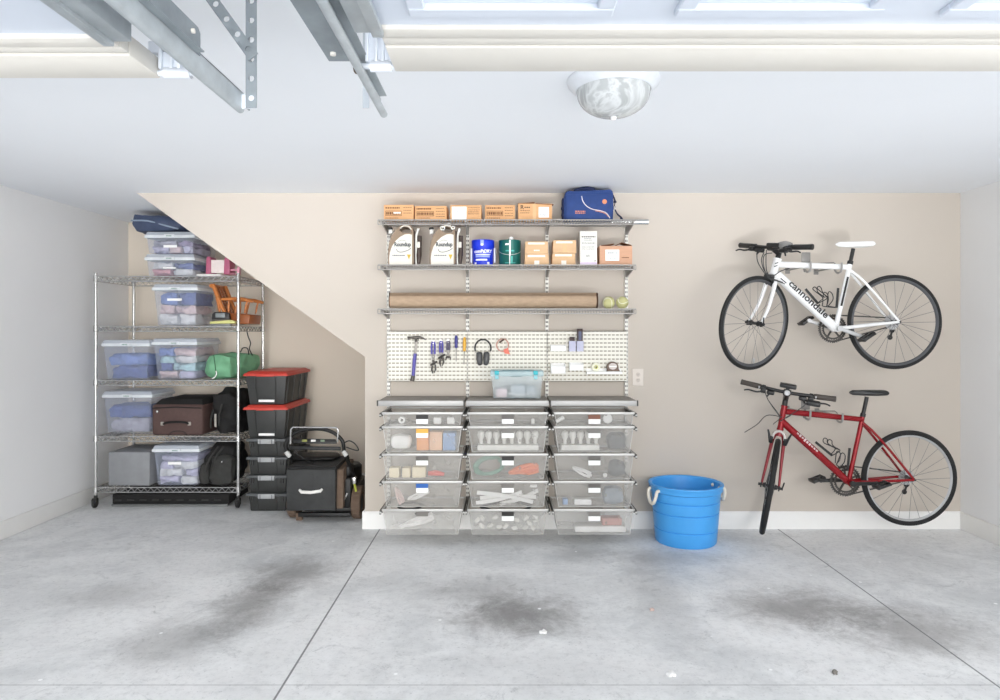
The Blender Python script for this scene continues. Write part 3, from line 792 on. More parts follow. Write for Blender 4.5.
for k, (a, b, t, lab) in enumerate(((383.8, 413.6, 204.8, 'small brown carton at the outer end of the top shelf, over the first jug'), (415.0, 446.6, 205.8, 'small brown carton over the second jug, beside the white sheeted one'),
                    (450.2, 481.4, 205.0, 'small brown carton with a white sheet stuck on its front'), (485.0, 515.0, 205.0, 'small brown carton between the white sheeted one and the taller open one'))):
    r, x0, x1, zt = carton(a, b, t, zc, lab, .2, g)
    y = DI; wd = x1-x0; h = zt-zc
    if k == 2:
        part(MB().box(x0+.012, x0+.118, y-.002, y, zc+.004, zt-.012), 'white_sheet', m_label, r)
        lines(x0+.03, x0+.09, y-.002, [zc+.075, zc+.065], .003, m_inkg, r, seed=3)
        lines(x0+.13, x1-.012, y, [zt-.02, zt-.036, zt-.05, zt-.064], .004, m_ink, r, seed=7)
    else:
        lines(x0+.012, x0+wd*.53, y, [zt-.022], .010, m_ink, r, seed=k)
        bx = MB(); u0, u1, v0, v1 = x0+.012, x0+wd*.60, zc+h*.30, zc+h*.62
        for q in ((u0, u1, v0, v0+.003), (u0, u1, v1-.003, v1), (u0, u0+.003, v0, v1), (u1-.003, u1, v0, v1)): bx.box(q[0], q[1], y-.0008, y, q[2], q[3])
        part(bx, 'printed_frame', m_ink, r)
        lines(u0+.006, u1-.005, y, [(v0+v1)/2], (v1-v0)*.55, m_ink, r, seed=k+10)
        if k == 0: part(MB().box(u0+(u1-u0)*.5, u1-.008, y-.0012, y, (v0+v1)/2-.002, (v0+v1)/2+.009), 'white_strip', m_label, r)
        lines(x0+wd*.66, x1-.014, y, [zt-.020, zt-.040, zt-.060, zt-.078][: (3 if k == 0 else 4)], .004, m_ink, r, seed=k+20)
        lines(x0+.012, x0+wd*.5, y, [zc+.018], .004, m_ink, r, seed=k+30)
# taller open carton turned a little
r, x0, x1, zt = carton(518.2, 552, 203.5, zc, 'brown open-flapped carton with a pale label, next to the blue bag', .17, g)
part(MB().box(x0+.148, x0+.222, DI-.0015, DI, zc+.022, zc+.098, .0), 'shipping_label', m_label, r)
lines(x0+.158, x0+.212, DI-.0015, [zc+.045, zc+.038], .003, m_inkg, r, seed=4)
text('R', .042, (x0+.028, DI-.0008, zt-.028), RX, UZ, m_inkd, r, 'printed_letter', .0008)
lines(x0+.045, x0+.085, DI, [zt-.028, ], .008, m_inkd, r, seed=5); lines(x0+.016, x0+.085, DI, [zt-.052, zt-.068], .004, m_ink, r, seed=6)
part(MB().box(x0+.105, x0+.128, DI-.001, DI, zc+.004, zt-.003), 'tape_strip', m_tape, r)
f = MB()
f.hexa([(x0+.125, DI-.002, zt-.004), (x1+.012, DI-.004, zt-.010), (x1+.012, DI+.10, zt+.0), (x0+.125, DI+.10, zt+.012), (x0+.125, DI-.002, zt+.002), (x1+.012, DI-.004, zt-.006), (x1+.012, DI+.10, zt+.004), (x0+.125, DI+.10, zt+.016)])
f.hexa([(x0-.003, DI+.02, zt+.002), (x0+.12, DI+.02, zt+.010), (x0+.12, DI+.15, zt+.012), (x0-.003, DI+.15, zt+.002), (x0-.003, DI+.02, zt+.006), (x0+.12, DI+.02, zt+.014), (x0+.12, DI+.15, zt+.016), (x0-.003, DI+.15, zt+.006)])
part(f, 'flap', m_cardd, r)

# blue soft bag
BX0, BX1, d = X(563.5, DI), X(614.5, DI), DI
m_bag = M('navy_nylon', '#27427c', .75, var=.10, scale=30, bump=.15, bscale=300); m_bagd = M('navy_webbing', '#1c2547', .8, var=.1)
m_orange = M('bag_orange', '#d98a63', .6); m_pipe = M('bag_piping', '#e6dcd6', .5)
r = empty('soft_bag', ((BX0+BX1)/2, d+.1, zc), 'royal blue zipped soft bag with a swooping pale stripe and orange badge', 'bag')
bw, bh = (BX1-BX0), .232
part(MB().prism([(BX0+.004, zc), (BX1-.010, zc), (BX1-.006, zc+.10), (BX1-.008, zc+bh-.02), (BX1-.03, zc+bh), (BX1-.06, zc+bh-.006), (BX0+.07, zc+bh-.016), (BX0+.035, zc+bh-.012), (BX0+.012, zc+bh-.03), (BX0+.004, zc+.14)], 'y', d, d+.168, .012), 'body', m_bag, r)
part(MB().box(BX0+.016, BX1-.022, d-.012, d+.01, zc+.006, zc+bh-.045, .009), 'front_pocket', m_bag, r)
bp = lambda px, py: Vector((X(px, d), d-.013, Z(py, d)))
part(MB().tube([bp(581.5, 196.5), bp(582.5, 201), bp(586, 206), bp(592, 209.5), bp(600, 211), bp(605.5, 213), bp(608.5, 216.5), bp(609.5, 218.5)], .0032, 6, smooth=4), 'stripe', m_pipe, r)
part(MB().tube([bp(595, 210.6)+V(0, 0, -.004), bp(600, 211.6)+V(0, 0, -.004), bp(605, 213.4)+V(0, 0, -.003), bp(608, 217)], .002, 6, smooth=3), 'orange_stripe', m_orange, r)
part(MB().cyl((X(604.3, d), d-.016, Z(202, d)), .017, .006, (0, 1, 0), 24), 'badge', m_orange, r)
lines(X(575, d), X(585, d), d-.013, [Z(211.6, d), Z(213.4, d)], .008, m_orange, r, 'stitched_letters', 2)
part(MB().tube([(BX0+.085, d+.05, zc+bh-.014), (BX0+.10, d+.045, zc+bh-.008), (BX0+.15, d+.04, zc+bh+.006), (BX0+.19, d+.04, zc+bh+.008), (BX0+.235, d+.045, zc+bh-.004)], .0165, 8, smooth=4), 'handle', m_bagd, r)
st = MB()
sp_ = [(BX1-.004, d+.06, zc+.20), (BX1+.012, d+.05, zc+.15), (BX1+.008, d+.05, zc+.10), (BX1+.03, d+.05, zc+.055), (BX1+.058, d+.055, zc+.030), (BX1+.062, d+.06, zc+.003)]
sp_ = spline([Vector(p) for p in sp_], 4)
for i in range(len(sp_)-1): st.bar(sp_[i], sp_[i+1], .022, .005)
part(st, 'shoulder_strap', m_bagd, r)
s2 = MB().box(BX0-.008, BX0+.008, d+.03, d+.08, zc+.01, zc+.17, .006); s2.box(BX0-.012, BX0+.004, d+.02, d+.06, zc+.04, zc+.06, .004); s2.box(BX0-.014, BX0+.004, d+.02, d+.06, zc+.085, zc+.105, .004)
part(s2, 'side_strap', m_bagd, r)
part(MB().box(BX1+.001, BX1+.012, d+.03, d+.055, zc+.085, zc+.11, .003), 'buckle', m_rim, r)
# steel tube lying at the back of the top shelf
px1 = X(648.5, 5.12); tb = MB().lathe([(.0205, 0), (.0205, px1-.70), (.0185, px1-.70), (.0185, 0)], (.70, 5.125, S1+.0215), (1, 0, 0), 28, True)
top(tb, 'steel_tube', M('tube_chrome', '#cfd0d0', .22, .85, var=.03), 'bright steel tube lying along the back of the top shelf, sticking out past its end', 'tube')

# ---------------------------------------------------------------- weed-killer jugs
zj = S2 + .001
m_jug = M('jug_tan', '#8d7862', .45, var=.05); m_jlab = M('jug_label_cream', '#dfdbd0', .5, var=.02); m_noz = M('nozzle_white', '#f2f0ea', .45); m_blackp = M('black_plastic', '#2a2827', .45)
m_wand = M('wand_brown', '#3e3029', .5); m_yel = M('label_yellow', '#c9a93a', .6); m_jtxt = M('jug_text', '#27343a', .6)
def jug(px0, label):
    d = DI; s = d/F; x0 = X(px0, d); w = 25.0*s
    r = empty('weedkiller_jug', (x0+w/2, d+.06, zj), label, 'jug', 'big tan jugs on the middle shelf')
    xx = lambda u: x0 + u*s; zz = lambda v: zj + (264.6-v)*s*1.06
    out = [(0, 264.6), (25, 264.6), (25.6, 262), (25.6, 240), (25.4, 233.5), (24.4, 229.5), (22, 226.8), (18, 226.2), (13.5, 226.8), (10.5, 229), (7, 232.2), (3.5, 237), (1.2, 243), (.1, 250), (-.3, 258)]
    hole = [(11.5, 231.6), (12.2, 229.3), (15, 228.4), (19, 228.6), (22, 230), (23.4, 232.2), (22.5, 234.0), (19, 234.4), (14, 233.7)]
    # body with the grip hole cut through: build as outline + bridge
    t = bmesh.new()
    for yy in (d, d+.125):
        ov = [t.verts.new((xx(u), yy, zz(v))) for u, v in out]; hv = [t.verts.new((xx(u), yy, zz(v))) for u, v in hole]
        es = [t.edges.new((ov[i], ov[(i+1) % len(ov)])) for i in range(len(ov))] + [t.edges.new((hv[i], hv[(i+1) % len(hv)])) for i in range(len(hv))]
        bmesh.ops.triangle_fill(t, edges=es, use_beauty=True)
    vs = list(t.verts); n = len(out) + len(hole)
    for a, b in ((0, len(out)), (len(out), n)):
        m = b-a
        for i in range(m):
            p, q = a+i, a+(i+1) % m
            t.faces.new([vs[p], vs[q], vs[n+q], vs[n+p]])
    bmesh.ops.recalc_face_normals(t, faces=t.faces)
    mb = MB(); mb._merge(t)
    part(mb, 'jug_body', m_jug, r)
    lab = [(1.5, 264), (24, 264), (24, 236), (21.5, 235.2), (17, 235.6), (12, 238), (7.5, 242), (4, 247), (2, 252.5), (1.2, 258)]
    lp = part(MB().prism([(xx(u), zz(v)) for u, v in lab], 'y', d-.0025, d), 'front_label', m_jlab, r)
    part(MB().tube([(xx(12), d-.001, zz(230)), (xx(15.5), d-.002, zz(227.6)), (xx(20), d-.002, zz(227.8)), (xx(23.6), d-.001, zz(231))], .005, 8, smooth=4), 'grip', M('grip_pale', '#d8d2c6', .4), r)
    part(MB().lathe([(.0, 0), (.016, 0), (.013, .028), (.009, .040), (0, .042)], (xx(1.6), d+.05, zz(234)), (-.1, 0, 1), 16), 'spout', m_noz, r)
    part(MB().cyl((xx(1.2), d+.05, zz(230.2)), .018, .016, (-.1, 0, 1), 18, .003), 'cap', m_blackp, r)
    text('Roundup', .041, (xx(14.6), d-.003, zz(245.2)), RX, UZ, m_jtxt, r, 'brand_lettering', .0016, xs=.80)
    part(MB().tube([(xx(8.5), d-.003, zz(249.5)), (xx(10), d-.003, zz(251.8)), (xx(14), d-.003, zz(252.3)), (xx(20), d-.003, zz(250.6)), (xx(23), d-.003, zz(248.5))], [.0022]*13, 5, smooth=3), 'swoosh', m_jtxt, r)
    part(MB().tube([(xx(10), d-.003, zz(242.6)), (xx(14), d-.003, zz(241)), (xx(18), d-.003, zz(242))], .0014, 5, smooth=3), 'leaf_mark', m_inkg, r)
    lines(xx(4.5), xx(17), d-.0025, [zz(255.5)], .008, m_inkg, r, seed=1); lines(xx(3.5), xx(20), d-.0025, [zz(260.5)], .003, M('pale_ink', '#d6cfd6', .8), r, seed=2)
    part(MB().prism([(xx(19), zz(254.6)), (xx(23), zz(254.6)), (xx(21), zz(259.4))], 'y', d-.0035, d-.0024), 'yellow_mark', m_yel, r)
    # side wand on its bracket
    part(MB().tube([(xx(27.6), d+.03, zz(263.6)), (xx(27.2), d+.03, zz(247)), (xx(27.8), d+.03, zz(236)), (xx(29.8), d+.03, zz(229.5))], [.006, .009, .008, .009], 10), 'wand_tube', m_noz, r)
    wd = MB().tube([(xx(31.2), d+.022, zz(236.5)), (xx(31.2), d+.022, zz(247)), (xx(30.6), d+.022, zz(255)), (xx(30.2), d+.022, zz(263))], [.016, .015, .019, .012], 12)
    wd.box(xx(29), xx(33), d+.008, d+.04, zz(241), zz(236.8), .004)
    part(wd, 'sprayer_grip', m_wand, r)
    part(MB().box(xx(28.6), xx(31.8), d+.002, d+.012, zz(248), zz(242.5), .002), 'sprayer_tag', m_jlab, r)
    part(MB().box(xx(25.4), xx(27), d+.02, d+.04, zz(263.8), zz(232), .003), 'clip_strip', m_wand, r)
    return r, xx, zz
j1, _, _ = jug(388.0, 'tan weed-killer jug with sprayer and cream label, at the outer end of the shelf')
j2, xx, zz = jug(429.6, 'tan weed-killer jug with a white looped trigger on its grip, beside the blue pot')
tr = MB()
for cx, cz, rr in ((19, 226.6, .013), (23.5, 229.5, .012), (13, 229.8, .016)):
    tr.tube([(xx(cx)+rr*math.cos(a), DI-.008, zz(cz)+rr*.8*math.sin(a)) for a in [2*PI*k/14 for k in range(14)]], .0036, 6, True)
part(tr, 'trigger_loop', m_noz, j2)

# ---------------------------------------------------------------- blue pot, green can
m_bp = M('pot_blue', '#1433d0', .35, var=.05); m_bpw = M('pot_white', '#eef0f8', .4, var=.02)
px = X(483, DI+.08); r = empty('plastic_pot', (px, DI+.08, zj), 'royal blue plastic pot with a white bucket handle and white lettering', 'pot')
hh = .187; R = .080
part(MB().lathe([(0, 0), (R*.93, 0), (R*.93, .004), (R*.97, hh*.70), (R*.97, hh*.72), (0, hh*.72)], (px, DI+.08, zj), n=40), 'pot_body', m_bp, r)
part(MB().lathe([(R*1.0, hh*.69), (R*1.04, hh*.72), (R*1.05, hh*.97), (R*1.02, hh), (R*.9, hh), (R*.88, hh*.975), (0, hh*.975)], (px, DI+.08, zj), n=40), 'lid', m_bp, r)
hd = MB()
for s in (-1, 1): hd.box(px+s*R*1.07-.006, px+s*R*1.07+.006, DI+.065, DI+.095, zj+.025, zj+hh*.70, .004)
part(hd, 'handle', m_bpw, r)
cyl_y = lambda x: DI+.08 - math.sqrt(max(.0, (R*.985)**2 - (x-px)**2))
def wrap(txt, size, cx, cz, R_, yc, mat, parent, name, bold=0, xs=1.):
    o = text(txt, size, (cx, yc, cz), RX, UZ, mat, parent, name, bold, xs=xs)
    og = ORG[parent.name]
    for v in o.data.vertices:
        wx = v.co.x + og.x - cx; v.co.y = yc - og.y - math.sqrt(max(1e-6, R_*R_ - wx*wx)) + (v.co.y + og.y - yc)
    return o
def band(cx, yc, R_, a0, a1, z0, z1, mat, parent, name, n=14):
    mb = MB()
    for i in range(n):
        t0, t1 = a0+(a1-a0)*i/n, a0+(a1-a0)*(i+1)/n
        p = lambda t, z: (cx+R_*math.sin(t), yc-R_*math.cos(t), z)
        mb.quad(p(t0, z0), p(t1, z0), p(t1, z1), p(t0, z1))
    return part(mb, name, mat, parent)
wrap('comPaDRY', .034, px+.002, zj+.101, R*.995, DI+.08, m_bpw, r, 'brand_lettering', .0014, .80)
band(px, DI+.08, R*.985, -.72, .78, zj+.076, zj+.082, m_bpw, r, 'white_line')
band(px, DI+.08, R*.985, -.72, .70, zj+.058, zj+.074, M('pot_pale', '#93a3ea', .4), r, 'pale_panel')
band(px, DI+.08, R*.985, -.70, .42, zj+.034, zj+.046, m_bpw, r, 'white_strip')
band(px, DI+.08, R*1.06, -.20, .08, zj+hh*.78, zj+hh*.98, M('pot_pale', '#93a3ea', .4), r, 'lid_mark')
band(px, DI+.08, R*1.062, -.16, .04, zj+hh*.76, zj+hh*.83, m_bpw, r, 'lid_mark_base')
band(px, DI+.08, R*.985, .42, .66, zj+.008, zj+.024, m_bpw, r, 'corner_mark')
band(px, DI+.08, R*.985, -.85, -.62, zj+.008, zj+.022, m_bpw, r, 'corner_mark')
px = X(509.8, DI+.08); R = .081; hh = .186
m_gc = M('can_green', '#0f5f58', .3, .2, var=.08); m_gcl = M('can_teal', '#3fa59a', .4)
r = empty('paint_can', (px, DI+.08, zj), 'dark green metal paint can with drips of white paint and a wire bail', 'paint can')
part(MB().lathe([(0, 0), (R, 0), (R*1.01, .004), (R, .008), (R, hh-.008), (R*1.02, hh-.004), (R*1.01, hh), (R*.9, hh), (R*.88, hh-.006), (0, hh-.006)], (px, DI+.08, zj), n=44), 'can_body', m_gc, r)
part(MB().lathe([(0, 0), (.020, 0), (.020, .014), (.012, .020), (0, .02)], (px+.004, DI+.05, zj+hh-.006), n=18), 'bung', m_blackp, r)
part(MB().blob((px+.010, DI+.035, zj+hh+.010), (.016, .014, .014), .8, .004, 20, 2, 5), 'rag', m_w, r)
dr = band(px, DI+.08, R*1.02, -.06, .07, zj+.07, zj+hh-.004, m_w, r, 'paint_drip'); band(px, DI+.08, R*1.015, -.05, .02, zj+.002, zj+.07, m_w, r, 'paint_drip')
band(px, DI+.08, R*1.012, .06, .25, zj+.012, zj+.065, m_gcl, r, 'teal_smear'); band(px, DI+.08, R*1.012, -.42, -.05, zj+.146, zj+.158, m_w, r, 'paint_smear')
band(px, DI+.08, R*1.008, -.40, .40, zj+.100, zj+.110, m_gcl, r, 'printed_band'); band(px, DI+.08, R*1.008, -.45, .5, zj+.014, zj+.020, m_gcl, r, 'printed_band')
part(MB().tube([(px+R*1.03*math.sin(t), DI+.08-R*1.05*math.cos(t)-.003, zj+.12-.045*math.cos(t)) for t in [-1.5+3.0*k/20 for k in range(21)]], .0018, 6), 'wire_bail', m_rim, r)

# ---------------------------------------------------------------- small boxes, white box, open carton
g2 = 'small tan boxes in two stacks'
def smallbox(a, b, t, bot, label, d, tape):
    x0, x1 = X(a, d), X(b, d); z0, z1 = bot, Z(t, d)
    r = empty('small_box', ((x0+x1)/2, d+.08, z0), label, 'box', g2)
    part(MB().taper((x0, x1, d, d+.15), (x0+.003, x1-.003, d, d+.15), z0, z1, .002), 'carton', m_cardl, r)
    part(MB().box(x0+.022, x1-.028, d-.001, d, z1-.022, z1-.008), 'pale_label', m_tapew, r)
    mx_ = (x0+x1)/2
    if tape == 1: part(MB().box(mx_-.016, mx_+.016, d-.0008, d, z0+.006, z1-.026), 'tape_strip', m_tape, r)
    elif tape == 2: part(MB().box(mx_-.018, mx_+.018, d-.0008, d, z0+.002, z0+.034), 'white_sticker', m_tapew, r)
    else: lines(mx_-.02, mx_+.025, d, [z0+.025], .009, m_tapew, r, 'white_marks')
    return z1
d = DI+.01
zt = smallbox(524.6, 549.0, 254.0, zj, 'small tan box with a white sticker, lower of the stack by the green can', d, 2)
smallbox(525.0, 548.4, 241.4, zt+.001, 'small tan box, upper of the stack by the green can', d, 0)
zt = smallbox(552.0, 575.6, 253.2, zj, 'small tan box, lower of the stack next to the tall white box', d, 2)
smallbox(553.0, 576.4, 240.2, zt+.001, 'small tan box taped down the middle, atop the stack by the tall white box', d, 1)
x0, x1, z1 = X(580, DI), X(597, DI), Z(231.0, DI)
r = empty('tall_box', ((x0+x1)/2, DI+.05, zj), 'tall narrow white printed box standing on the middle shelf', 'box')
part(MB().box(x0, x1, DI, DI+.09, zj, z1, .002), 'carton', M('white_card', '#e6e4dc', .6, var=.02), r)
lines(x0+.012, x1-.012, DI, [z1-.042], .008, m_inkd, r, 'printed_title', 5)
lines(x0+.03, x1-.035, DI, [z1-.055, z1-.066], .004, m_inkg, r, seed=6); lines(x0+.014, x1-.012, DI, [z1-.085, z1-.092], .003, m_inkg, r, seed=7)
lines(x0+.014, x1-.02, DI, [z1-.112, z1-.120, z1-.128, z1-.136], .002, m_inkg, r, seed=8); lines(x0+.045, x1-.05, DI, [z1-.175, z1-.183], .004, m_inkg, r, seed=9)
part(MB().cyl((x1-.014, DI-.0008, zj+.032), .004, .001, (0, 1, 0), 12), 'printed_dot', m_inkd, r)
part(MB().box(x0, x1, DI-.0009, DI, zj+.001, zj+.022), 'lilac_band', M('lilac_print', '#e2d2e6', .6), r)
x0, x1 = X(599.6, DI), X(632.2, DI); z1 = Z(245.8, DI)
r = empty('cardboard_box', ((x0+x1)/2, DI+.08, zj), 'wide brown open carton with a white shipping label, at the shelf end', 'box')
mb = MB(); t_ = .004
m_tanb = M('cardboard_tan', '#cfa184', .8, var=.06, scale=9, stretch=(1, 1, 5))
mb.box(x0, x1, DI, DI+t_, zj, z1, .001); mb.box(x0, x1, DI+.156, DI+.16, zj, z1); mb.box(x0, x0+t_, DI+t_, DI+.156, zj, z1); mb.box(x1-t_, x1, DI+t_, DI+.156, zj, z1); mb.box(x0+t_, x1-t_, DI+t_, DI+.156, zj, zj+t_)
part(mb, 'carton', m_tanb, r)
fl = MB()
fl.hexa([(x0+.01, DI+.004, z1), (x0+.115, DI+.05, z1+.02), (x0+.115, DI+.13, z1+.02), (x0+.01, DI+.156, z1), (x0+.01, DI+.004, z1+.003), (x0+.113, DI+.05, z1+.023), (x0+.113, DI+.13, z1+.023), (x0+.01, DI+.156, z1+.003)])
fl.hexa([(x1-.115, DI+.04, z1+.005), (x1-.07, DI+.04, z1+.028), (x1-.07, DI+.13, z1+.028), (x1-.115, DI+.13, z1+.005), (x1-.115, DI+.04, z1+.008), (x1-.07, DI+.04, z1+.031), (x1-.07, DI+.13, z1+.031), (x1-.115, DI+.13, z1+.008)])
fl.hexa([(x1-.07, DI+.04, z1+.028), (x1-.002, DI+.01, z1+.004), (x1-.002, DI+.15, z1+.004), (x1-.07, DI+.13, z1+.028), (x1-.07, DI+.04, z1+.031), (x1-.002, DI+.01, z1+.007), (x1-.002, DI+.15, z1+.007), (x1-.07, DI+.13, z1+.031)])
part(fl, 'flap', m_cardd, r)
part(MB().box(x0+.042, x0+.142, DI-.0012, DI, zj+.032, zj+.112), 'shipping_label', m_label, r)
lines(x0+.058, x0+.125, DI-.0012, [zj+.088], .006, m_inkd, r, seed=12); lines(x0+.055, x0+.13, DI-.0012, [zj+.06, zj+.048], .003, m_inkg, r, seed=13)
lines(x1-.075, x1-.025, DI, [zj+.055], .006, m_ink, r, seed=14)

# ---------------------------------------------------------------- rolled rug, softballs
zr = S3 + .001; Rr = .0605
x0, x1 = X(388.8, DI+.02), X(598.2, DI+.02)
m_rug = M('rug_brown', '#b59d84', .95, var=.10, scale=60, bump=.25, bscale=260, stretch=(.4, 1, 1)); m_bind = M('rug_binding', '#4f3526', .9)
r = empty('rolled_rug', ((x0+x1)/2, DI+.06, zr), 'long rolled brown rug with dark bound ends on the lowest wire shelf', 'rug')
rp = []
cy, cz = DI+.062, zr+Rr
for k in range(0, 150):                                    # spiral cross-section
    a = k/150*2*PI*4.3; rad = .012 + (Rr-.012)*k/149
    rp.append((cy + rad*math.cos(a+.6), cz + rad*math.sin(a+.6)))
inn = []
for i, p in enumerate(rp):
    q0, q1 = Vector(rp[max(0, i-1)]), Vector(rp[min(149, i+1)]); tn = (q1-q0).normalized(); inn.append((p[0]+tn.y*-.0072*-1*-1, p[1]+tn.x*.0072))
def spiral(x0, x1, thick=0.):
    t = bmesh.new(); A, B, C, D = [], [], [], []
    for p, q in zip(rp, inn):
        A.append(t.verts.new((x0, p[0], p[1]))); B.append(t.verts.new((x1, p[0], p[1]))); C.append(t.verts.new((x0, q[0], q[1]))); D.append(t.verts.new((x1, q[0], q[1])))
    for i in range(len(rp)-1):
        t.faces.new([A[i], A[i+1], B[i+1], B[i]]); t.faces.new([C[i], D[i], D[i+1], C[i+1]]); t.faces.new([A[i], C[i], C[i+1], A[i+1]]); t.faces.new([B[i], B[i+1], D[i+1], D[i]])
    bmesh.ops.recalc_face_normals(t, faces=t.faces); mb = MB(); mb._merge(t); return mb
part(spiral(x0+.006, x1-.012), 'rug_roll', m_rug, r)
part(spiral(x0, x0+.007), 'binding', m_bind, r, 'dark brown edge binding'); part(spiral(x1-.013, x1), 'binding', m_bind, r, 'dark brown edge binding')
m_ball = M('ball_yellow', '#c6c38c', .7, var=.05, scale=25); m_seam = M('ball_seam', '#f2f1dd', .6)
def ball(px, label, sd):
    R_ = .0455; c = Vector((X(px, DI+.04), DI+.045, zr+R_))
    r = empty('softball', (c.x, c.y, zr), label, 'ball', 'yellow balls on the shelf')
    part(MB().sphere(c, R_, 28), 'cover', m_ball, r)
    pts = []
    rot = Matrix.Rotation(sd, 3, 'Z') @ Matrix.Rotation(.5*sd, 3, 'X')
    for k in range(48):
        t = 2*PI*k/48; a = .44
        v = rot @ Vector((a*math.cos(t)*2.0 + .22*math.cos(3*t)*1.0, a*math.sin(t)*2.0 - .22*math.sin(3*t), .9*math.sin(2*t))).normalized()
        pts.append(c + v*R_*1.0)
    part(MB().tube(pts, .0022, 5, True), 'seam', m_seam, r)
ball(608.7, 'yellow-green ball on the lowest wire shelf, next to the rug end', .4); ball(622.3, 'yellow-green ball on the lowest wire shelf, nearer the shelf end', 2.1)

# ---------------------------------------------------------------- clear latched box on the worktop
d = 4.90
x0, x1 = X(490.6, d), X(543.4, d); zb = TT+.003; zt = Z(370.5, d)
m_clr = M('clear_plastic_blue', '#e4f1f5', .15, var=.03, alpha=.30); m_clid = M('clear_lid_blue', '#cfeaf0', .2, alpha=.45); m_teal = M('latch_teal', '#1fb3bf', .35); m_lidd = M('lid_edge_dark', '#4d6f76', .4)
r = empty('latched_box', ((x0+x1)/2, d+.13, zb), 'clear plastic box with two teal latches standing on the worktop', 'storage box')
zl = zt-.030
part(MB().taper((x0+.018, x1-.018, d+.008, d+.24), (x0+.004, x1-.004, d, d+.232), zb, zl, .012), 'box_body', m_clr, r)
part(MB().box(x0-.002, x1+.002, d-.006, d+.238, zl-.012, zt-.004, .006), 'lid', m_clid, r)
ld = MB().box(x0+.0, x1-.0, d-.008, d+.0, zt-.006, zt, .002); ld.box(x0+.085, x1-.085, d-.009, d, zt-.003, zt+.003, .002)
part(ld, 'lid_edge', m_lidd, r)
for px in (496.8, 535.6):
    x = X(px, d); part(MB().box(x-.016, x+.016, d-.014, d-.004, zt-.030, zt-.002, .003), 'latch', m_teal, r); part(MB().box(x-.013, x+.013, d-.012, d-.002, zt-.062, zt-.034, .003), 'latch_tab', M('latch_pale', '#9ad9e2', .3, alpha=.8), r)
lines(X(511, d), X(522.5, d), d-.007, [Z(376.5, d)], .005, M('teal_ink', '#4b6a70', .6), r, 'raised_letters', 3)
top(MB().box(X(496, d), X(507, d), d+.03, d+.2, zb+.006, zb+.07, .01), 'pink_packet', M('pale_pink', '#e8cfd2', .6), 'pale pinkish packet inside the clear latched box', 'packet')
top(MB().box(X(511, d), X(525, d), d+.03, d+.2, zb+.006, zb+.095, .006), 'grey_packet', M('packet_grey', '#a9adb2', .6), 'larger grey packet inside the clear latched box', 'packet')
top(MB().box(X(526.5, d), X(537, d), d+.05, d+.2, zb+.006, zb+.080, .006), 'grey_packet', M('packet_grey', '#a9adb2', .6), 'smaller grey packet inside the clear latched box', 'packet')
top(MB().tube([P(508, 393.0, d+.022), P(514, 394, d+.022), P(521, 395.2, d+.022), P(528, 393.8, d+.022), P(532, 392.8, d+.022), P(535, 395, d+.022)], .0055, 8, smooth=4), 'white_cable', m_wc, 'white cable curled in the clear latched box', 'cable')

# ---------------------------------------------------------------- tools on the pegboard
d = 5.125
m_steel = M('tool_steel', '#aea9a1', .35, .5, var=.08); m_steeld = M('tool_steel_dark', '#57534e', .4, .6); m_purp = M('grip_purple', '#5d57a8', .5, var=.08); m_yell = M('grip_yellow', '#eab03a', .4)
m_chr = M('chrome', '#d8d8d6', .18, .9, var=.02)
def peg_hook(x, z, parent):
    part(MB().tube([(x, PY, z), (x, d+.012, z), (x, d-.016, z-.001), (x, d-.020, z+.008)], .0022, 6), 'peg_hook', m_chr, parent)
q = lambda px, py: P(px, py, d)
r = empty('claw_hammer', q(413, 380), 'steel claw hammer with a purple grip on the pegboard', 'hammer')
mb = MB()
mb.tube([q(416.4, 341), q(415.6, 350), q(414.6, 355)], [.009, .0085, .009], 10)
part(mb, 'shaft', m_steel, r)
part(MB().tube([q(415.2, 353.5), q(414.2, 362), q(413.6, 370), q(413.2, 375), q(412.2, 380)], [.0125, .0135, .0125, .0125, .0145], 12), 'grip', m_purp, r)
part(MB().tube([q(413.2, 375.5), q(412.0, 381)], [.0135, .0165], 12), 'butt', m_steeld, r)
hd = MB().tube([q(407.6, 338.2), q(409.6, 338.0), q(410.4, 337.6), q(413, 337.6)], [.0125, .0125, .008, .010], 12)
hd.tube([q(413, 337.5), q(417.5, 337.6), q(420, 337.2), q(423, 338.2), q(426.2, 340.0)], [.011, .012, .009, .0065, .002], 10)
hd.tube([q(415.6, 337.5), q(416.2, 342)], [.012, .010], 10)
part(hd, 'hammer_head', m_steeld, r)
for u in (413.2, 418.6): peg_hook(q(u, 341).x, q(u, 340.6).z, r)
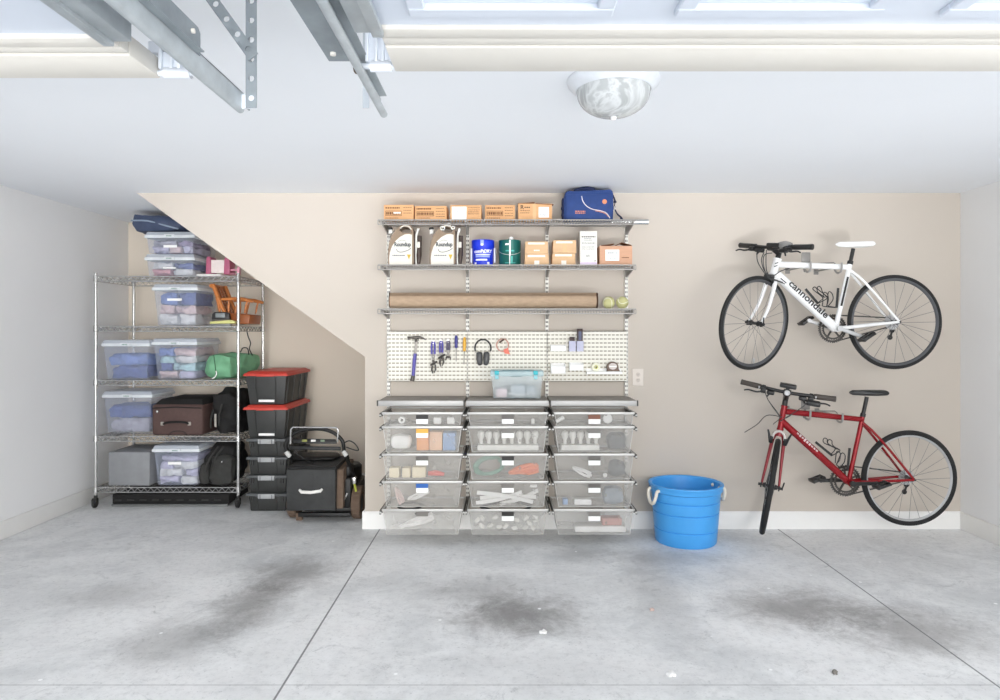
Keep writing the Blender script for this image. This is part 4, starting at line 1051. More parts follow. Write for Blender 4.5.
def pliers(px, y0, y1, y2, grip, label, kind, w=2.6):
    r = empty('pliers', q(px, y2), label, 'pliers', 'pliers hanging in a row')
    mb = MB()
    for s in (-1, 1):
        mb.tube([q(px+s*.5, y0), q(px+s*w*.42, y0+2.5), q(px+s*w*.5, (y0+y1)/2), q(px+s*w*.45, y1)], [.007, .0108, .0108, .008], 8, smooth=3)
    part(mb, 'grip', grip, r)
    ln = MB()
    for s in (-1, 1): ln.tube([q(px+s*w*.5, y1-.5), q(px+s*w*.35, y1+3), q(px-s*.3, y1+6)], .0045, 8)
    part(ln, 'handle_bar', m_steel, r)
    jw = MB().blob(q(px+.2, y1+7.2), (.010, .006, .009), .6, sub=4)
    if kind == 0:      # adjustable head turned aside
        jw.tube([q(px-3.0, y2-8.2), q(px+.2, y2-10), q(px+4, y2-12.)], [.005, .011, .006], 8)
        jw.tube([q(px-.8, y2-8), q(px-1.4, y2-3.5), q(px-.2, y2)], [.006, .007, .004], 8); jw.tube([q(px+2.0, y2-9), q(px+2.4, y2-4), q(px+1., y2-.5)], [.006, .006, .003], 8)
        jw.tube([q(px+.2, y1+7), q(px+.1, y2-9)], .0055, 8)
    else:
        jw.tube([q(px-.8, y1+6.5), q(px-1.8, y2-3), q(px-2.6, y2)], [.007, .005, .002], 8); jw.tube([q(px+1., y1+6.5), q(px+2.2, y2-3), q(px+2.2, y2-.2)], [.007, .005, .002], 8)
    part(jw, 'jaw', m_steeld, r)
    part(MB().tube([q(px, y0+1) + V(.007*math.cos(a), -.004, .011*math.sin(a)+.006) for a in [2*PI*k/12 for k in range(12)]], .002, 5, True), 'hanging_loop', m_chr, r)
    peg_hook(q(px, y0).x, q(px, y0-1.2).z, r)
pliers(433.2, 341.5, 354, 373.5, m_purp, 'largest purple handled pliers, first after the hammer', 0, 3.2)
pliers(441.2, 340.8, 352.5, 366.5, m_purp, 'middle purple handled pliers, second after the hammer', 0, 2.7)
pliers(448.2, 340.5, 350, 360.5, M('grip_greypurple', '#5f5a70', .5), 'smallest pliers with greyish grips, beside the purple screwdriver', 1, 2.4)
def driver(px, y0, y1, y2, grip, label, dx=0, cap=None):
    r = empty('screwdriver', q(px+dx, y2), label, 'screwdriver', 'screwdrivers on the pegboard')
    a, b, c = q(px, y0), q(px+dx*.45, y1), q(px+dx, y2)
    part(MB().tube([a, a.lerp(b, .12), a.lerp(b, .55), a.lerp(b, .78), a.lerp(b, .86), b], [.006, .0115, .0135, .0105, .0125, .009], 12), 'grip', grip, r)
    part(MB().tube([b, b.lerp(c, .8), b.lerp(c, .9), c], [.0032, .0032, .0042, .002], 8), 'shaft', m_steel, r)
    peg_hook(a.x, b.z-.004, r)
driver(456.2, 335.4, 348, 361.5, M('grip_violet', '#45458f', .4), 'purple handled screwdriver on the pegboard')
driver(464.6, 337.2, 351.5, 364.5, m_yell, 'yellow handled screwdriver on the pegboard', -.7)
# ear muffs
r = empty('ear_muffs', q(483, 366), 'black folding ear muffs hung on the pegboard', 'ear muffs')
c = q(482.9, 348); 
part(MB().tube([c + V(.060*math.cos(a), .0, .064*math.sin(a)) for a in [PI*1.12 - PI*1.24*k/18 for k in range(19)]], .0058, 8), 'headband', m_blackp, r)
yk = MB()
for s in (-1, 1): yk.tube([q(482.9+s*7.9, 351.0), q(482.9+s*6.3, 353.5), q(482.9+s*4.6, 356)], .0028, 6)
part(yk, 'yoke', m_steel, r)
for s in (-1, 1):
    p = q(482.9+s*3.6, 358.6)
    part(MB().blob(p, (.022, .020, .052), .8, sub=8, mat=Matrix.Rotation(s*.10, 4, 'Y')), 'ear_cup', M('cup_grey', '#4b4b4c', .35), r)
    part(MB().blob(p + V(-s*.012, .006, 0), (.012, .018, .050), .7, sub=6), 'ear_cushion', m_blackp, r)
peg_hook(c.x, c.z+.056, r)
# orange coiled strap with tag
m_coral = M('coral_cord', '#d3a493', .6); m_coralt = M('coral_tag', '#ee7d68', .5)
r = empty('coiled_strap', q(503, 354), 'coral coiled strap with a flat tag on the pegboard', 'strap')
c = q(502.6, 345.2); mb = MB()
for k, (a, b) in enumerate(((.046, .049), (.043, .046), (.047, .045))):
    mb.tube([c + V(a*math.cos(t), -.004*k, b*math.sin(t)) for t in [2*PI*j/22 for j in range(22)]], .0034, 6, True)
part(mb, 'cord_loop', m_coral, r)
part(MB().prism([(p.x, p.z) for p in (q(503.5, 349.5), q(507.8, 347.8), q(510, 354.2), q(504.5, 353.5))], 'y', d-.012, d-.008, .001), 'tag', m_coralt, r)
part(MB().tube([q(499.3, 342.5)+V(0, -.012, 0), q(504, 339.4)+V(0, -.012, 0)], .0055, 8), 'toggle', m_bind, r)
peg_hook(c.x, c.z+.042, r)

# ---------------------------------------------------------------- white bins, tape and holders on the pegboard
m_binw = M('bin_white', '#fbfbf9', .4, var=.01); m_binb = M('bin_back', '#eceae2', .5)
def pbin(a, b, t, bot, label, dep=.07, lip=.45):
    y1 = PY; y0 = y1-dep; x0, x1 = X(a, y0), X(b, y0); z0, z1 = Z(bot, y0), Z(t, y0); th = .003
    mb = MB().box(x0, x1, y1-th, y1, z0, z1); mb.box(x0, x1, y0, y1-th, z0, z0+th); mb.box(x0, x1, y0, y0+th, z0+th, z0+(z1-z0)*lip+.02, .001)
    for x in (x0, x1-th): mb.prism([(y0+th, z0+th), (y1-th, z0+th), (y1-th, z1), (y0+.02, z1), (y0+th, z0+(z1-z0)*lip+.02)], 'x', x, x+th)
    return top(mb, 'hanging_bin', m_binw, label, 'bin', 'white bins on the pegboard')
pbin(551.0, 566.0, 345.0, 351.2, 'white bin on the pegboard, the upper one')
pbin(551.2, 565.6, 363.5, 373.6, 'white bin on the pegboard, lower one near the standard')
pbin(569.6, 583.6, 363.0, 370.6, 'white bin on the pegboard, lower one next to the small ledge')
m_lil = M('cup_lilac', '#c3c4de', .3, alpha=.85); m_dk = M('dark_brown_case', '#3d2b2a', .45); m_dkb = M('dark_case_blue', '#3c4468', .4)
def cup(a, b, t, bot, label):
    y1 = PY; y0 = y1-.045; x0, x1 = X(a, y0), X(b, y0); z0, z1 = Z(bot, y0), Z(t, y0); th = .0025; mb = MB()
    mb.box(x0, x1, y0, y0+th, z0, z1); mb.box(x0, x1, y1-th, y1, z0, z1); mb.box(x0, x0+th, y0+th, y1-th, z0, z1); mb.box(x1-th, x1, y0+th, y1-th, z0, z1); mb.box(x0+th, x1-th, y0+th, y1-th, z0, z0+th)
    top(mb, 'hanging_cup', m_lil, label, 'cup', 'lilac cups on the pegboard')
    return x0, x1, y0, y1, z0
x0, x1, y0, y1, z0 = cup(569.2, 575.8, 341.0, 351.4, 'lilac square cup holding the short dark block')
top(MB().box(x0+.006, x1-.006, y0+.006, y1-.006, z0+.004, Z(337, y0), .003), 'dark_block', m_dk, 'short dark brown block standing in the lilac cup', 'block')
x0, x1, y0, y1, z0 = cup(576.8, 583.6, 341.0, 351.4, 'lilac square cup holding the tall dark case')
r = empty('tall_case', ((x0+x1)/2, (y0+y1)/2, z0), 'tall dark narrow case standing in the lilac cup', 'case')
part(MB().box(x0+.005, x1-.005, y0+.006, y1-.006, z0+.004, Z(328.6, y0), .003), 'case_body', m_dk, r)
part(MB().box(x0+.014, x1-.016, y0+.0045, y0+.006, Z(340, y0), Z(331.5, y0)), 'blue_panel', m_dkb, r)
yl = PY; mb = MB().box(X(587, yl-.06), X(622.5, yl-.06), yl-.06, yl, Z(374.2, yl-.06), Z(371.6, yl-.06), .002); mb.box(X(587, yl-.06), X(622.5, yl-.06), yl-.004, yl, Z(374.2, yl-.06), Z(369, yl-.06), .001)
top(mb, 'pegboard_ledge', m_binw, 'narrow white ledge carrying the tape rolls on the pegboard', 'ledge')
zl = Z(371.6, yl-.06)+.001
def roll(px, R_, rin, wd, mat, core, name, label, cat):
    x = X(px, yl-.04); c = (x, yl-.045, zl+R_); r = empty(name, (x, yl-.03, zl), label, cat)
    part(MB().lathe([(rin, 0), (R_, 0), (R_, wd), (rin, wd)], c, (0, 1, 0), 32, True), 'tape_roll', mat, r)
    return r, c
r, c = roll(596, .032, .014, .03, M('tape_cream', '#f1efd9', .5), None, 'tape_roll', 'cream roll of tape with a yellow core on the small ledge', 'tape')
part(MB().lathe([(.010, -.001), (.015, -.001), (.015, .025), (.010, .025)], c, (0, 1, 0), 24, True), 'core', M('core_yellow', '#d6d57a', .6), r)
x = X(612.6, yl-.04)
r = empty('tape_dispenser', (x, yl-.03, zl), 'brown tape measure shaped dispenser with a pale window on the small ledge', 'dispenser')
ar = [(x+.043*math.cos(a), zl+.036+.036*math.sin(a)) for a in [PI*1.05-PI*1.1*k/14 for k in range(15)]]
part(MB().prism([(x+.056, zl), (x+.046, zl+.016)] + ar[::-1] + [(x-.044, zl), ], 'y', yl-.05, yl-.014, .003), 'housing', M('dispenser_brown', '#6b5648', .4), r)
part(MB().prism([(x+.031*math.cos(a), zl+.038+.024*math.sin(a)) for a in [2*PI*k/24 for k in range(24)]], 'y', yl-.053, yl-.049), 'window', M('dispenser_window', '#cfc4be', .35), r)
part(MB().box(x-.026, x+.026, yl-.055, yl-.053, zl+.033, zl+.041), 'window_strip', m_label, r)

# power outlet
x, z = X(638, 5.19), Z(377.4, 5.19)
r = empty('power_outlet', (x, 5.195, z-.06), 'pale double power outlet on the wall beside the pegboard', 'outlet')
part(MB().box(x-.042, x+.042, 5.192, 5.2, z-.066, z+.066, .004), 'cover_plate', M('outlet_plate', '#e2d9cf', .5, var=.01), r)
for s in (-1, 1):
    part(MB().lathe([(0, 0), (.0165, 0), (.0175, .003), (0, .003)], (x, 5.192, z+s*.021), (0, -1, 0), 20), 'socket', M('outlet_socket', '#d3c8bd', .4), r)
    so = MB()
    for u in (-.0065, .0065): so.box(x+u-.0015, x+u+.0015, 5.1885, 5.1895, z+s*.021-.002, z+s*.021+.008)
    so.cyl((x, 5.1895, z+s*.021-.008), .0026, .001, (0, -1, 0), 10)
    part(so, 'socket_slots', m_inkd, r)
# ================================================================== the alcove under the stairs
m_chw = M('shelf_chrome', '#c9c9c8', .25, .75, var=.04); m_rub = M('caster_black', '#201f1f', .6)
FY, BY = 5.80, 6.40
RXL, RXR = -3.46, X(238.3, FY)
LV = [Z(276.5, FY), Z(326.5, FY), Z(380.5, FY), Z(436.5, FY), Z(487.5, FY)]
r = empty('wire_shelving_rack', ((RXL+RXR)/2, 6.1, 0), 'chrome wire shelving rack on casters under the stairs', 'shelving rack')
for x in (RXL, RXR):
    for y in (FY, BY):
        pp = part(MB().tube([(x, y, .10), (x, y, LV[0]+.03)], .0125, 14), 'post', m_chw, r)
        c = MB().cyl((x, y-.012, .042), .036, .024, (1, 0, 0), 20, .004); c.xf(Matrix.Translation((-.012, 0, 0)))
        c.box(x-.020, x+.020, y-.03, y+.012, .062, .088, .006); c.cyl((x, y, .08), .014, .03, n=12)
        for s in (-1, 1): c.box(x+s*.018-.0025, x+s*.018+.0025, y-.03, y+.006, .035, .075)
        part(c, 'caster', m_rub, pp)
for z in LV:
    mb = MB()
    for y in (FY, BY):
        mb.tube([(RXL, y, z), (RXR, y, z)], .0045, 6); mb.tube([(RXL, y, z-.040), (RXR, y, z-.040)], .0045, 6)
        n = 44; mb.tube([(RXL + (RXR-RXL)*i/n, y, z-.004 if i % 2 else z-.036) for i in range(n+1)], .0048 if y == FY else .003, 5)
    for x in (RXL, RXR):
        mb.tube([(x, FY, z), (x, BY, z)], .0045, 6); mb.tube([(x, FY, z-.040), (x, BY, z-.040)], .0045, 6)
        mb.tube([(x, FY + (BY-FY)*i/18, z-.004 if i % 2 else z-.036) for i in range(19)], .0032, 5)
    for i in range(1, 36): x = RXL + (RXR-RXL)*i/36; mb.tube([(x, FY, z+.002), (x, BY, z+.002)], .0018, 5)
    for y in (6.0, 6.2): mb.tube([(RXL, y, z-.004), (RXR, y, z-.004)], .0035, 5)
    sh = part(mb, 'wire_shelf', m_chw, r)
    for x in (RXL, RXR):
        for y in (FY, BY): part(MB().lathe([(.0135, -.045), (.020, -.04), (.018, .006), (.0135, .008)], (x, y, z), n=14), 'collar', m_chw, sh)

m_bin = M('bin_clear', '#d3dcef', .2, var=.04, alpha=.25); m_lid = M('bin_lid', '#dbe3ee', .3, var=.02, alpha=.62); m_lidr = M('bin_lid_rim', '#e9eef5', .3, alpha=.88); m_sage = M('handle_sage', '#7f9a92', .5)
def clear_bin(px0, px1, pt, dep, zb, label, group, d=5.815, lidh=.035, sticker=None):
    x0, x1, zt = X(px0, d), X(px1, d), Z(pt, d)
    r = empty('clear_bin', ((x0+x1)/2, d+dep/2, zb), label, 'storage bin', group)
    zl = zt-lidh; k = .022*min(1, (zl-zb)/.25)
    lo = (x0+.012+k, x1-.012-k, d+.012+k, d+dep-.012-k); hi = (x0+.010, x1-.010, d+.010, d+dep-.010)
    part(MB().taper(lo, hi, zb, zl, .014), 'bin_body', m_bin, r)
    rm = MB()
    for a in ((x0, x1, d, d+.012), (x0, x1, d+dep-.012, d+dep), (x0, x0+.012, d+.012, d+dep-.012), (x1-.012, x1, d+.012, d+dep-.012)): rm.box(*a, zl-.020, zl+.006, .004)
    part(rm, 'rim', m_lidr, r)
    part(MB().taper((x0+.004, x1-.004, d+.004, d+dep-.004), (x0+.016, x1-.016, d+.016, d+dep-.016), zl+.004, zt, .006), 'lid', m_lid, r)
    cx = (x0+x1)/2
    part(MB().box(cx-.045, cx+.045, d-.012, d+.004, zl-.018, zl+.010, .005), 'handle', m_lidr, r)
    lines(cx-.022, cx+.022, d-.0122, [zl-.004], .010, m_sage, r, 'raised_letters', 3)
    if sticker:
        a, b, t, bt = sticker; y = d+.008
        part(MB().box(X(a, y), X(b, y), y-.001, y, Z(bt, y), Z(t, y)), 'sticker', m_label, r)
    return x0, x1, d, zb, zl, dep
def cloth(c, half, mat, label, name='folded_cloth', seed=1, rnd=.55, group=None):
    mb = MB().blob((0, 0, 0), half, rnd, .034, 13, seed, 11)
    for v in mb.bm.verts: v.co = Vector([max(-h, min(h, x)) for x, h in zip(v.co, half)])
    return top(mb.xf(Matrix.Translation(c)), name, mat, label, 'clothes', group)
mc = {k: M('fabric_'+k, v, .95, var=.34, scale=13, bump=.6, bscale=40) for k, v in dict(blue='#6d84c0', navy='#4a5a94', white='#fbf8f6', pink='#dcb5b4', sky='#a9cdf0', grey='#a9a6b2', lav='#b9b4d2', mauve='#8d7c9c', rose='#c98d92').items()}
gb = 'clear lidded bins on the rack'
def fill(b, rows, what):
    """rows of folded things resting on one another: list of (height, [(u0, u1, colour, description), ...])"""
    x0, x1, d, zb, zl, dep = b; z = zb+.008; sd = 1
    for h, cells in rows:
        for u0, u1, c, lab in cells:
            w = x1-x0-.075; a, e = x0+.0375+w*u0, x0+.0375+w*u1
            cloth(((a+e)/2, d+.045+(dep-.09)/2, z+h/2), ((e-a)/2-.002, (dep-.09)/2, h/2), mc[c], lab + ', ' + what, seed=sd, rnd=.35); sd += 1
        z += h+.001
# top shelf: two flat bins, bag on top, pink toy cradle
z1 = LV[0]+.006
b = clear_bin(144.2, 194.6, 253.8, .50, z1, 'flat clear bin with dark striped contents, lower one on the rack top shelf', gb, sticker=(163, 176, 267.2, 268.6))
fill(b, [(.055, [(0, .45, 'rose', 'dusky rose cloth'), (.45, 1, 'white', 'white cloth')]), (.055, [(0, .5, 'white', 'white folded cloth'), (.5, 1, 'navy', 'navy cloth')])], 'in the lower flat bin')
zt1 = Z(253.8, 5.815)+.002
b = clear_bin(144.2, 194.6, 231.4, .50, zt1, 'flat clear bin with lavender contents, upper one on the rack top shelf', gb, sticker=(163.5, 177, 245, 247.6))
fill(b, [(.06, [(0, .4, 'lav', 'lavender cloth'), (.4, .72, 'pink', 'pale pink cloth'), (.72, 1, 'lav', 'lavender pile')]), (.05, [(0, .6, 'grey', 'grey cloth'), (.6, 1, 'mauve', 'mauve cloth')])], 'in the upper flat bin')
zt2 = Z(231.4, 5.815)+.003
m_nb = M('bag_slate', '#44506c', .6, var=.15); 
r = empty('slate_bag', (-2.95, 6.02, zt2), 'slate blue slack bag lying on the upper flat bin under the stairs', 'bag')
part(MB().blob((-2.99, 6.05, zt2+.085), (.24, .18, .083), .55, .03, 6, 4, 10, shape=lambda p: Vector((p.x, p.y, p.z*(1-.38*max(0, p.x))))), 'bag_body', m_nb, r)
part(MB().tube([(-3.2, 5.875, zt2+.10), (-3.05, 5.865, zt2+.095), (-2.9, 5.872, zt2+.055), (-2.80, 5.89, zt2+.03)], .007, 6, smooth=3), 'piping', M('bag_piping_grey', '#97a6b8', .5), r)
m_pk = M('toy_pink', '#b9607f', .45, var=.06); m_pkl = M('toy_pink_light', '#e6a3b8', .45); m_pw = M('toy_cream', '#f4e6e2', .6)
d = 5.86; zt = Z(274.2, d)
top(MB().box(X(198, d), X(222.5, d), d-.03, d+.14, z1, zt-.001, .003), 'white_tray', m_w, 'flat white tray under the pink toy cradle', 'tray')
r = empty('toy_cradle', (X(218, d), d+.06, zt), 'pink toy cradle with a cream panel on the rack top shelf', 'toy')
for a, e, t in ((206.2, 210.4, 256.6), (224.2, 229.5, 257.4)):
    part(MB().prism([(X(a-.6, d), zt), (X(e, d), zt), (X(e, d), Z(t+2, d)), (X(e-.8, d), Z(t, d)), (X(a+.6, d), Z(t, d)), (X(a, d), Z(t+3, d))], 'y', d, d+.13, .003), 'end_panel', m_pk, r)
part(MB().box(X(210.4, d), X(224.2, d), d+.012, d+.020, zt+.012, Z(259.8, d), .003), 'front_panel', m_pw, r)
ra = MB().box(X(229.5, d), X(238.5, d), d+.02, d+.035, Z(270.5, d), Z(269.0, d), .002); ra.box(X(236.6, d), X(239, d), d+.01, d+.045, zt-.004, Z(266.4, d), .003); ra.box(X(229.5, d), X(237, d), d+.02, d+.035, zt, zt+.008, .002)
part(ra, 'side_rail', m_pkl, r)
# second shelf
z2 = LV[1]+.006
b = clear_bin(151.6, 197.6, 284.0, .46, z2, 'tall clear bin of blue clothes with a pink print, beside the toy chair', gb, sticker=(167.2, 181.8, 298.4, 300.8))
fill(b, [(.095, [(0, .5, 'white', 'white printed cloth'), (.5, 1, 'white', 'white crumpled cloth')]), (.075, [(0, .42, 'pink', 'pink printed cloth'), (.42, 1, 'pink', 'faded pink cloth')]), (.11, [(0, .5, 'blue', 'blue cloth'), (.5, 1, 'navy', 'deep blue cloth')])], 'in the bin beside the toy chair')
m_wood = M('toy_wood', '#c8793a', .4, var=.14, scale=10, stretch=(1, 1, 6)); m_woodd = M('toy_wood_dark', '#9a5424', .45, var=.14, scale=10)
d = 5.90; q = lambda px, py, dd=0: P(px, py, d) + V(0, dd, 0)
r = empty('toy_chair', (X(238, d), d+.12, z2), 'orange wooden toy armchair with slatted back on the rack', 'toy chair')
for dd in (0, .26):
    part(MB().tube([q(213.0, 284.2, dd), q(217, 295, dd), q(221, 305, dd), q(225.5, 314, dd)], [.016, .018, .017, .015], 10), 'back_post', m_wood, r)
part(MB().tube([q(211.2, 285.8), q(211.2, 285.8, .26)], .017, 10), 'top_rail', m_wood, r)
for dd in (.07, .13, .19):
    part(MB().bar(q(213.5, 286, dd), q(226, 315, dd), .028, .010), 'back_slat', m_woodd, r)
for dd in (0, .26):
    part(MB().tube([q(222, 299.2, dd), q(236, 298.6, dd), q(244, 299.4, dd), q(253, 301.6, dd)], [.013, .015, .017, .012], 10), 'arm_rest', m_wood, r)
    for a, e in ((229, 228.5), (238.5, 235), (247.5, 244.5)):
        part(MB().tube([q(a, 300.5, dd), q((a+e)/2, 306, dd), q(e, 313.4, dd)], [.007, .010, .007], 8), 'spindle', m_wood, r)
part(MB().prism([(p.x, p.z) for p in (q(229, 312.6), q(250.5, 314.6), q(249.5, 324), q(230, 324.2))], 'y', d-.01, d+.27, .010), 'seat', m_woodd, r)
part(MB().tube([q(216.5, 297), q(219, 309), q(221.5, 318)], .010, 8), 'back_leg', m_wood, r)
d = 5.83; q = lambda px, py, dd=0: P(px, py, d+dd)
top(MB().prism([(p.x, p.z) for p in (q(210.0, 321.6), q(230.5, 320.0), q(235, 321.2), q(235, 323.4), q(209.5, 323.8))], 'y', d, d+.05, .003), 'yellow_pad', M('pad_yellow', '#d6d48a', .6), 'pale yellow pad under the black gadget by the toy chair', 'pad')
zt = Z(323.8, d)
top(MB().box(X(211, d), X(230, d), d+.004, d+.05, z2, zt-.002, .003), 'grey_case', M('case_grey', '#8d9092', .5), 'grey case under the pale yellow pad', 'case')
r = empty('black_gadget', (X(220, d), d+.05, Z(319.9, d)), 'black gadget with a grey screen by the toy chair', 'gadget')
part(MB().prism([(p.x, p.z) for p in (q(211, 319.8), q(229, 319.6), q(228.4, 313.4), q(225, 311.9), q(214, 311.9), q(211.4, 314))], 'y', d+.01, d+.048, .004), 'casing', m_blackp, r)
part(MB().box(X(215, d), X(224.5, d), d+.007, d+.012, Z(317.5, d), Z(313.2, d), .002), 'screen', M('gadget_grey', '#8b9294', .3), r)
# third shelf
z3 = LV[2]+.006
b = clear_bin(151.4, 197.2, 338.6, .50, z3, 'tall clear bin of white and blue clothes, beside the green duffel', gb, sticker=None)
fill(b, [(.06, [(0, .5, 'pink', 'pale pink cloth'), (.5, 1, 'lav', 'lavender cloth')]), (.07, [(0, .35, 'navy', 'navy cloth'), (.35, 1, 'sky', 'sky blue cloth')]), (.06, [(0, .4, 'sky', 'light blue cloth'), (.4, 1, 'white', 'white cloth')]), (.07, [(0, .4, 'blue', 'blue cloth'), (.4, 1, 'pink', 'pinkish white cloth')])], 'in the bin beside the green duffel')
b = clear_bin(101, 149.6, 340.0, .46, z3, 'blue-filled clear bin at the far end of the third rack shelf, beyond the clothes bin', gb)
fill(b, [(.11, [(0, 1, 'navy', 'navy pile')]), (.10, [(0, 1, 'blue', 'blue pile')])], 'in the far end bin')
m_gd = M('duffel_green', '#79b48c', .7, var=.12, scale=10, bump=.25, bscale=60); m_gdd = M('duffel_seam', '#3d6b4f', .7)
r = empty('green_duffel', (X(231, 5.84), 6.05, z3), 'green rolled duffel bag on the rack', 'bag')
x0, x1 = X(204.5, 5.83), X(235, 5.83); hz = (Z(353.6, 5.83)-z3)/2
part(MB().blob(((x0+x1)/2+.02, 6.09, z3+hz), (.138, .27, hz), .58, .03, 7, 5, 14, mat=Matrix.Rotation(-.22, 4, 'Z')), 'duffel_body', m_gd, r)
part(MB().tube([(X(213.5, 5.80), 5.805, z3+hz*1.9), (X(215.5, 5.80), 5.795, z3+hz), (X(216, 5.80), 5.805, z3+.02)], .0035, 6, smooth=4), 'seam', m_gdd, r)
part(MB().tube([(X(215.8, 5.79), 5.79, z3+.075), (X(216.8, 5.79), 5.785, z3+.055), (X(215.2, 5.79), 5.785, z3+.025), (X(212, 5.79), 5.79, z3+.010)], .0045, 6, smooth=3), 'drawcord', m_w, r)
mb = MB().tube([P(246.5, 328.5, 6.1), P(248, 336, 6.1), P(250.5, 343, 6.1), P(249.5, 349, 6.1), P(252.5, 355.5, 6.1)], .005, 6, smooth=5)
mb.tube([P(240.5, 352, 6.1), P(243, 348, 6.1), P(247.5, 348.6, 6.1), P(248.8, 354.8, 6.1)], .005, 6, smooth=5)
top(mb, 'black_lead', m_bc, 'black lead dangling behind the green duffel', 'cord')
# fourth shelf
z4 = LV[3]+.006
m_sc = M('suitcase_brown', '#55403c', .75, var=.10, scale=40, bump=.2, bscale=300); m_bf = M('black_fabric', '#1a1919', .85, var=.2, scale=12, bump=.3, bscale=60); m_bf2 = M('charcoal_fabric', '#343432', .85, var=.2, scale=12, bump=.3, bscale=60)
d = 5.82; x0, x1 = X(151.6, d), X(202.6, d); zt = Z(404.6, d)
r = empty('suitcase', ((x0+x1)/2, 6.05, z4), 'dark brown suitcase lying flat with its handle facing out', 'suitcase')
part(MB().box(x0, x1, d, d+.52, z4, zt, .022, 3), 'suitcase_body', m_sc, r)
part(MB().taper((x0+.004, x1-.004, d+.012, d+.51), (x0+.05, x1-.03, d+.06, d+.49), zt-.01, zt+.045, .012), 'lid_pocket', m_bf, r)
part(MB().tube([P(163.5, 424, d-.004), P(167, 422.6, d-.018), P(176, 422.0, d-.026), P(185, 422.4, d-.018), P(188.5, 423.8, d-.004)], .0095, 8, smooth=3), 'handle', m_bf, r)
for a in (162.5, 189.5): part(MB().box(X(a-1.6, d), X(a+1.6, d), d-.010, d+.002, Z(425.4, d), Z(421.8, d), .003), 'handle_mount', m_steel, r)
part(MB().tube([P(168, 437-1.5, d-.002), P(172, 432, d-.004), P(178, 431, d-.004), P(184, 432, d-.004), P(187, 435.5, d-.002)], .0035, 6, smooth=4), 'zip', m_bf, r)
part(MB().tube([(x0+.01, d-.003, zt-.03), ((x0+x1)/2, d-.004, zt-.022), (x1-.01, d-.003, zt-.03)], .005, 6), 'edge_piping', m_bf, r)
part(MB().sphere(P(157.5, 411.6, d-.008), .013, 10), 'zip_pull', m_chr, r)
x0, x1 = X(205, 5.84), X(236, 5.84); h2 = (Z(391.5, 5.9)-z4)/2
r = empty('black_duffel', ((x0+x1)/2, 6.05, z4), 'black bulging duffel bag beside the brown suitcase', 'bag')
part(MB().blob(((x0+x1)/2+.018, 6.09, z4+h2), (.118, .25, h2), .55, .05, 8, 7, 16, shape=lambda p: Vector((p.x, p.y, p.z*(1+.12*p.x)))), 'bag_body', m_bf, r)
for k, (a, e) in enumerate((((213, 410), (211, 428)), ((222, 404), (219, 426)))): part(MB().tube([P(*a, 5.835), P((a[0]+e[0])/2-1, (a[1]+e[1])/2, 5.81), P(*e, 5.835)], .008, 6, smooth=4), 'strap', m_bf2, r)
part(MB().box(X(214.6, 5.815), X(216.4, 5.815), 5.812, 5.818, Z(427, 5.815), Z(414, 5.815)), 'zip_tape', m_steel, r)
bx = clear_bin(101.5, 152.2, 391.5, .42, z4, 'clear bin with a grey-blue lid behind the brown suitcase corner', gb, d=5.93)
fill(bx, [(.12, [(0, 1, 'grey', 'grey pile')]), (.11, [(0, 1, 'navy', 'dark blue pile')])], 'in the bin behind the suitcase')
# fifth shelf
z5 = LV[4]+.006
b = clear_bin(151.6, 199.4, 445.8, .50, z5, 'clear bin with white bundled contents, beside the charcoal backpack', gb, sticker=(168, 181, 461.8, 464.6))
fill(b, [(.065, [(0, .5, 'lav', 'pale lavender bundle'), (.5, 1, 'white', 'white bundle')]), (.065, [(0, .6, 'white', 'white folded bundle'), (.6, 1, 'lav', 'lavender bundle')]), (.06, [(0, .35, 'lav', 'lavender roll'), (.35, 1, 'white', 'white roll')]), (.05, [(0, 1, 'lav', 'lavender top layer')])], 'in the bin beside the charcoal backpack')
top(MB().box(X(108, 5.83), X(149.6, 5.83), 5.83, 6.25, z5, Z(452, 5.83), .012), 'grey_crate', M('crate_grey', '#8b8d90', .6), 'plain grey crate at the far end of the bottom rack shelf', 'crate')
r = empty('backpack', (X(219, 5.8), 5.95, z5), 'charcoal backpack leaning on the bottom rack shelf', 'backpack')
cx = X(217.5, 5.80); h2 = (Z(443.5, 5.85)-z5)/2
part(MB().blob((cx, 5.98, z5+h2), (.15, .17, h2), .58, .045, 7, 11, 16, shape=lambda p: Vector((p.x*(1-.16*max(0, p.z)) + .16*p.z*.6, p.y + .12*p.z, p.z))), 'pack_body', m_bf, r)
part(MB().blob((cx+.045, 5.815, z5+h2*.74), (.098, .05, h2*.66), .5, .028, 9, 13, 12), 'front_pocket', m_bf2, r)
part(MB().blob((cx-.11, 5.85, z5+h2*.62), (.045, .07, h2*.5), .6, .012, 8, 15, 8), 'side_pocket', m_bf2, r)
for k, o in enumerate((-.065, -.02)):
    part(MB().tube([(cx+o+.05, 5.85, z5+h2*1.85), (cx+o+.01, 5.79, z5+h2*1.4), (cx+o-.02, 5.775, z5+h2*.9), (cx+o-.035, 5.80, z5+h2*.35)], .009, 8, smooth=4), 'strap', m_bf2, r)
part(MB().sphere((cx+.055, 5.758, z5+h2*1.22), .008, 10), 'badge', m_chr, r)
# low case on the floor under the rack
d = 5.86; r = empty('flat_case', (-2.9, 6.05, 0), 'low black case with a grey front edge on the floor under the rack', 'case')
part(MB().box(X(112, d), X(229, d), d, d+.45, .018, .105, .01), 'case_body', m_bf, r)
part(MB().box(X(112, d), X(228, d), d-.012, d+.01, .001, .020, .004), 'front_edge', M('edge_grey', '#6b6d6c', .5), r)
fd = MB()
for k in range(9): x = X(118 + 12.4*k, d-.004); fd.box(x-.03, x+.03, d-.006, d+.002, .048, .060, .002)
part(fd, 'front_ribs', m_bf2, r)

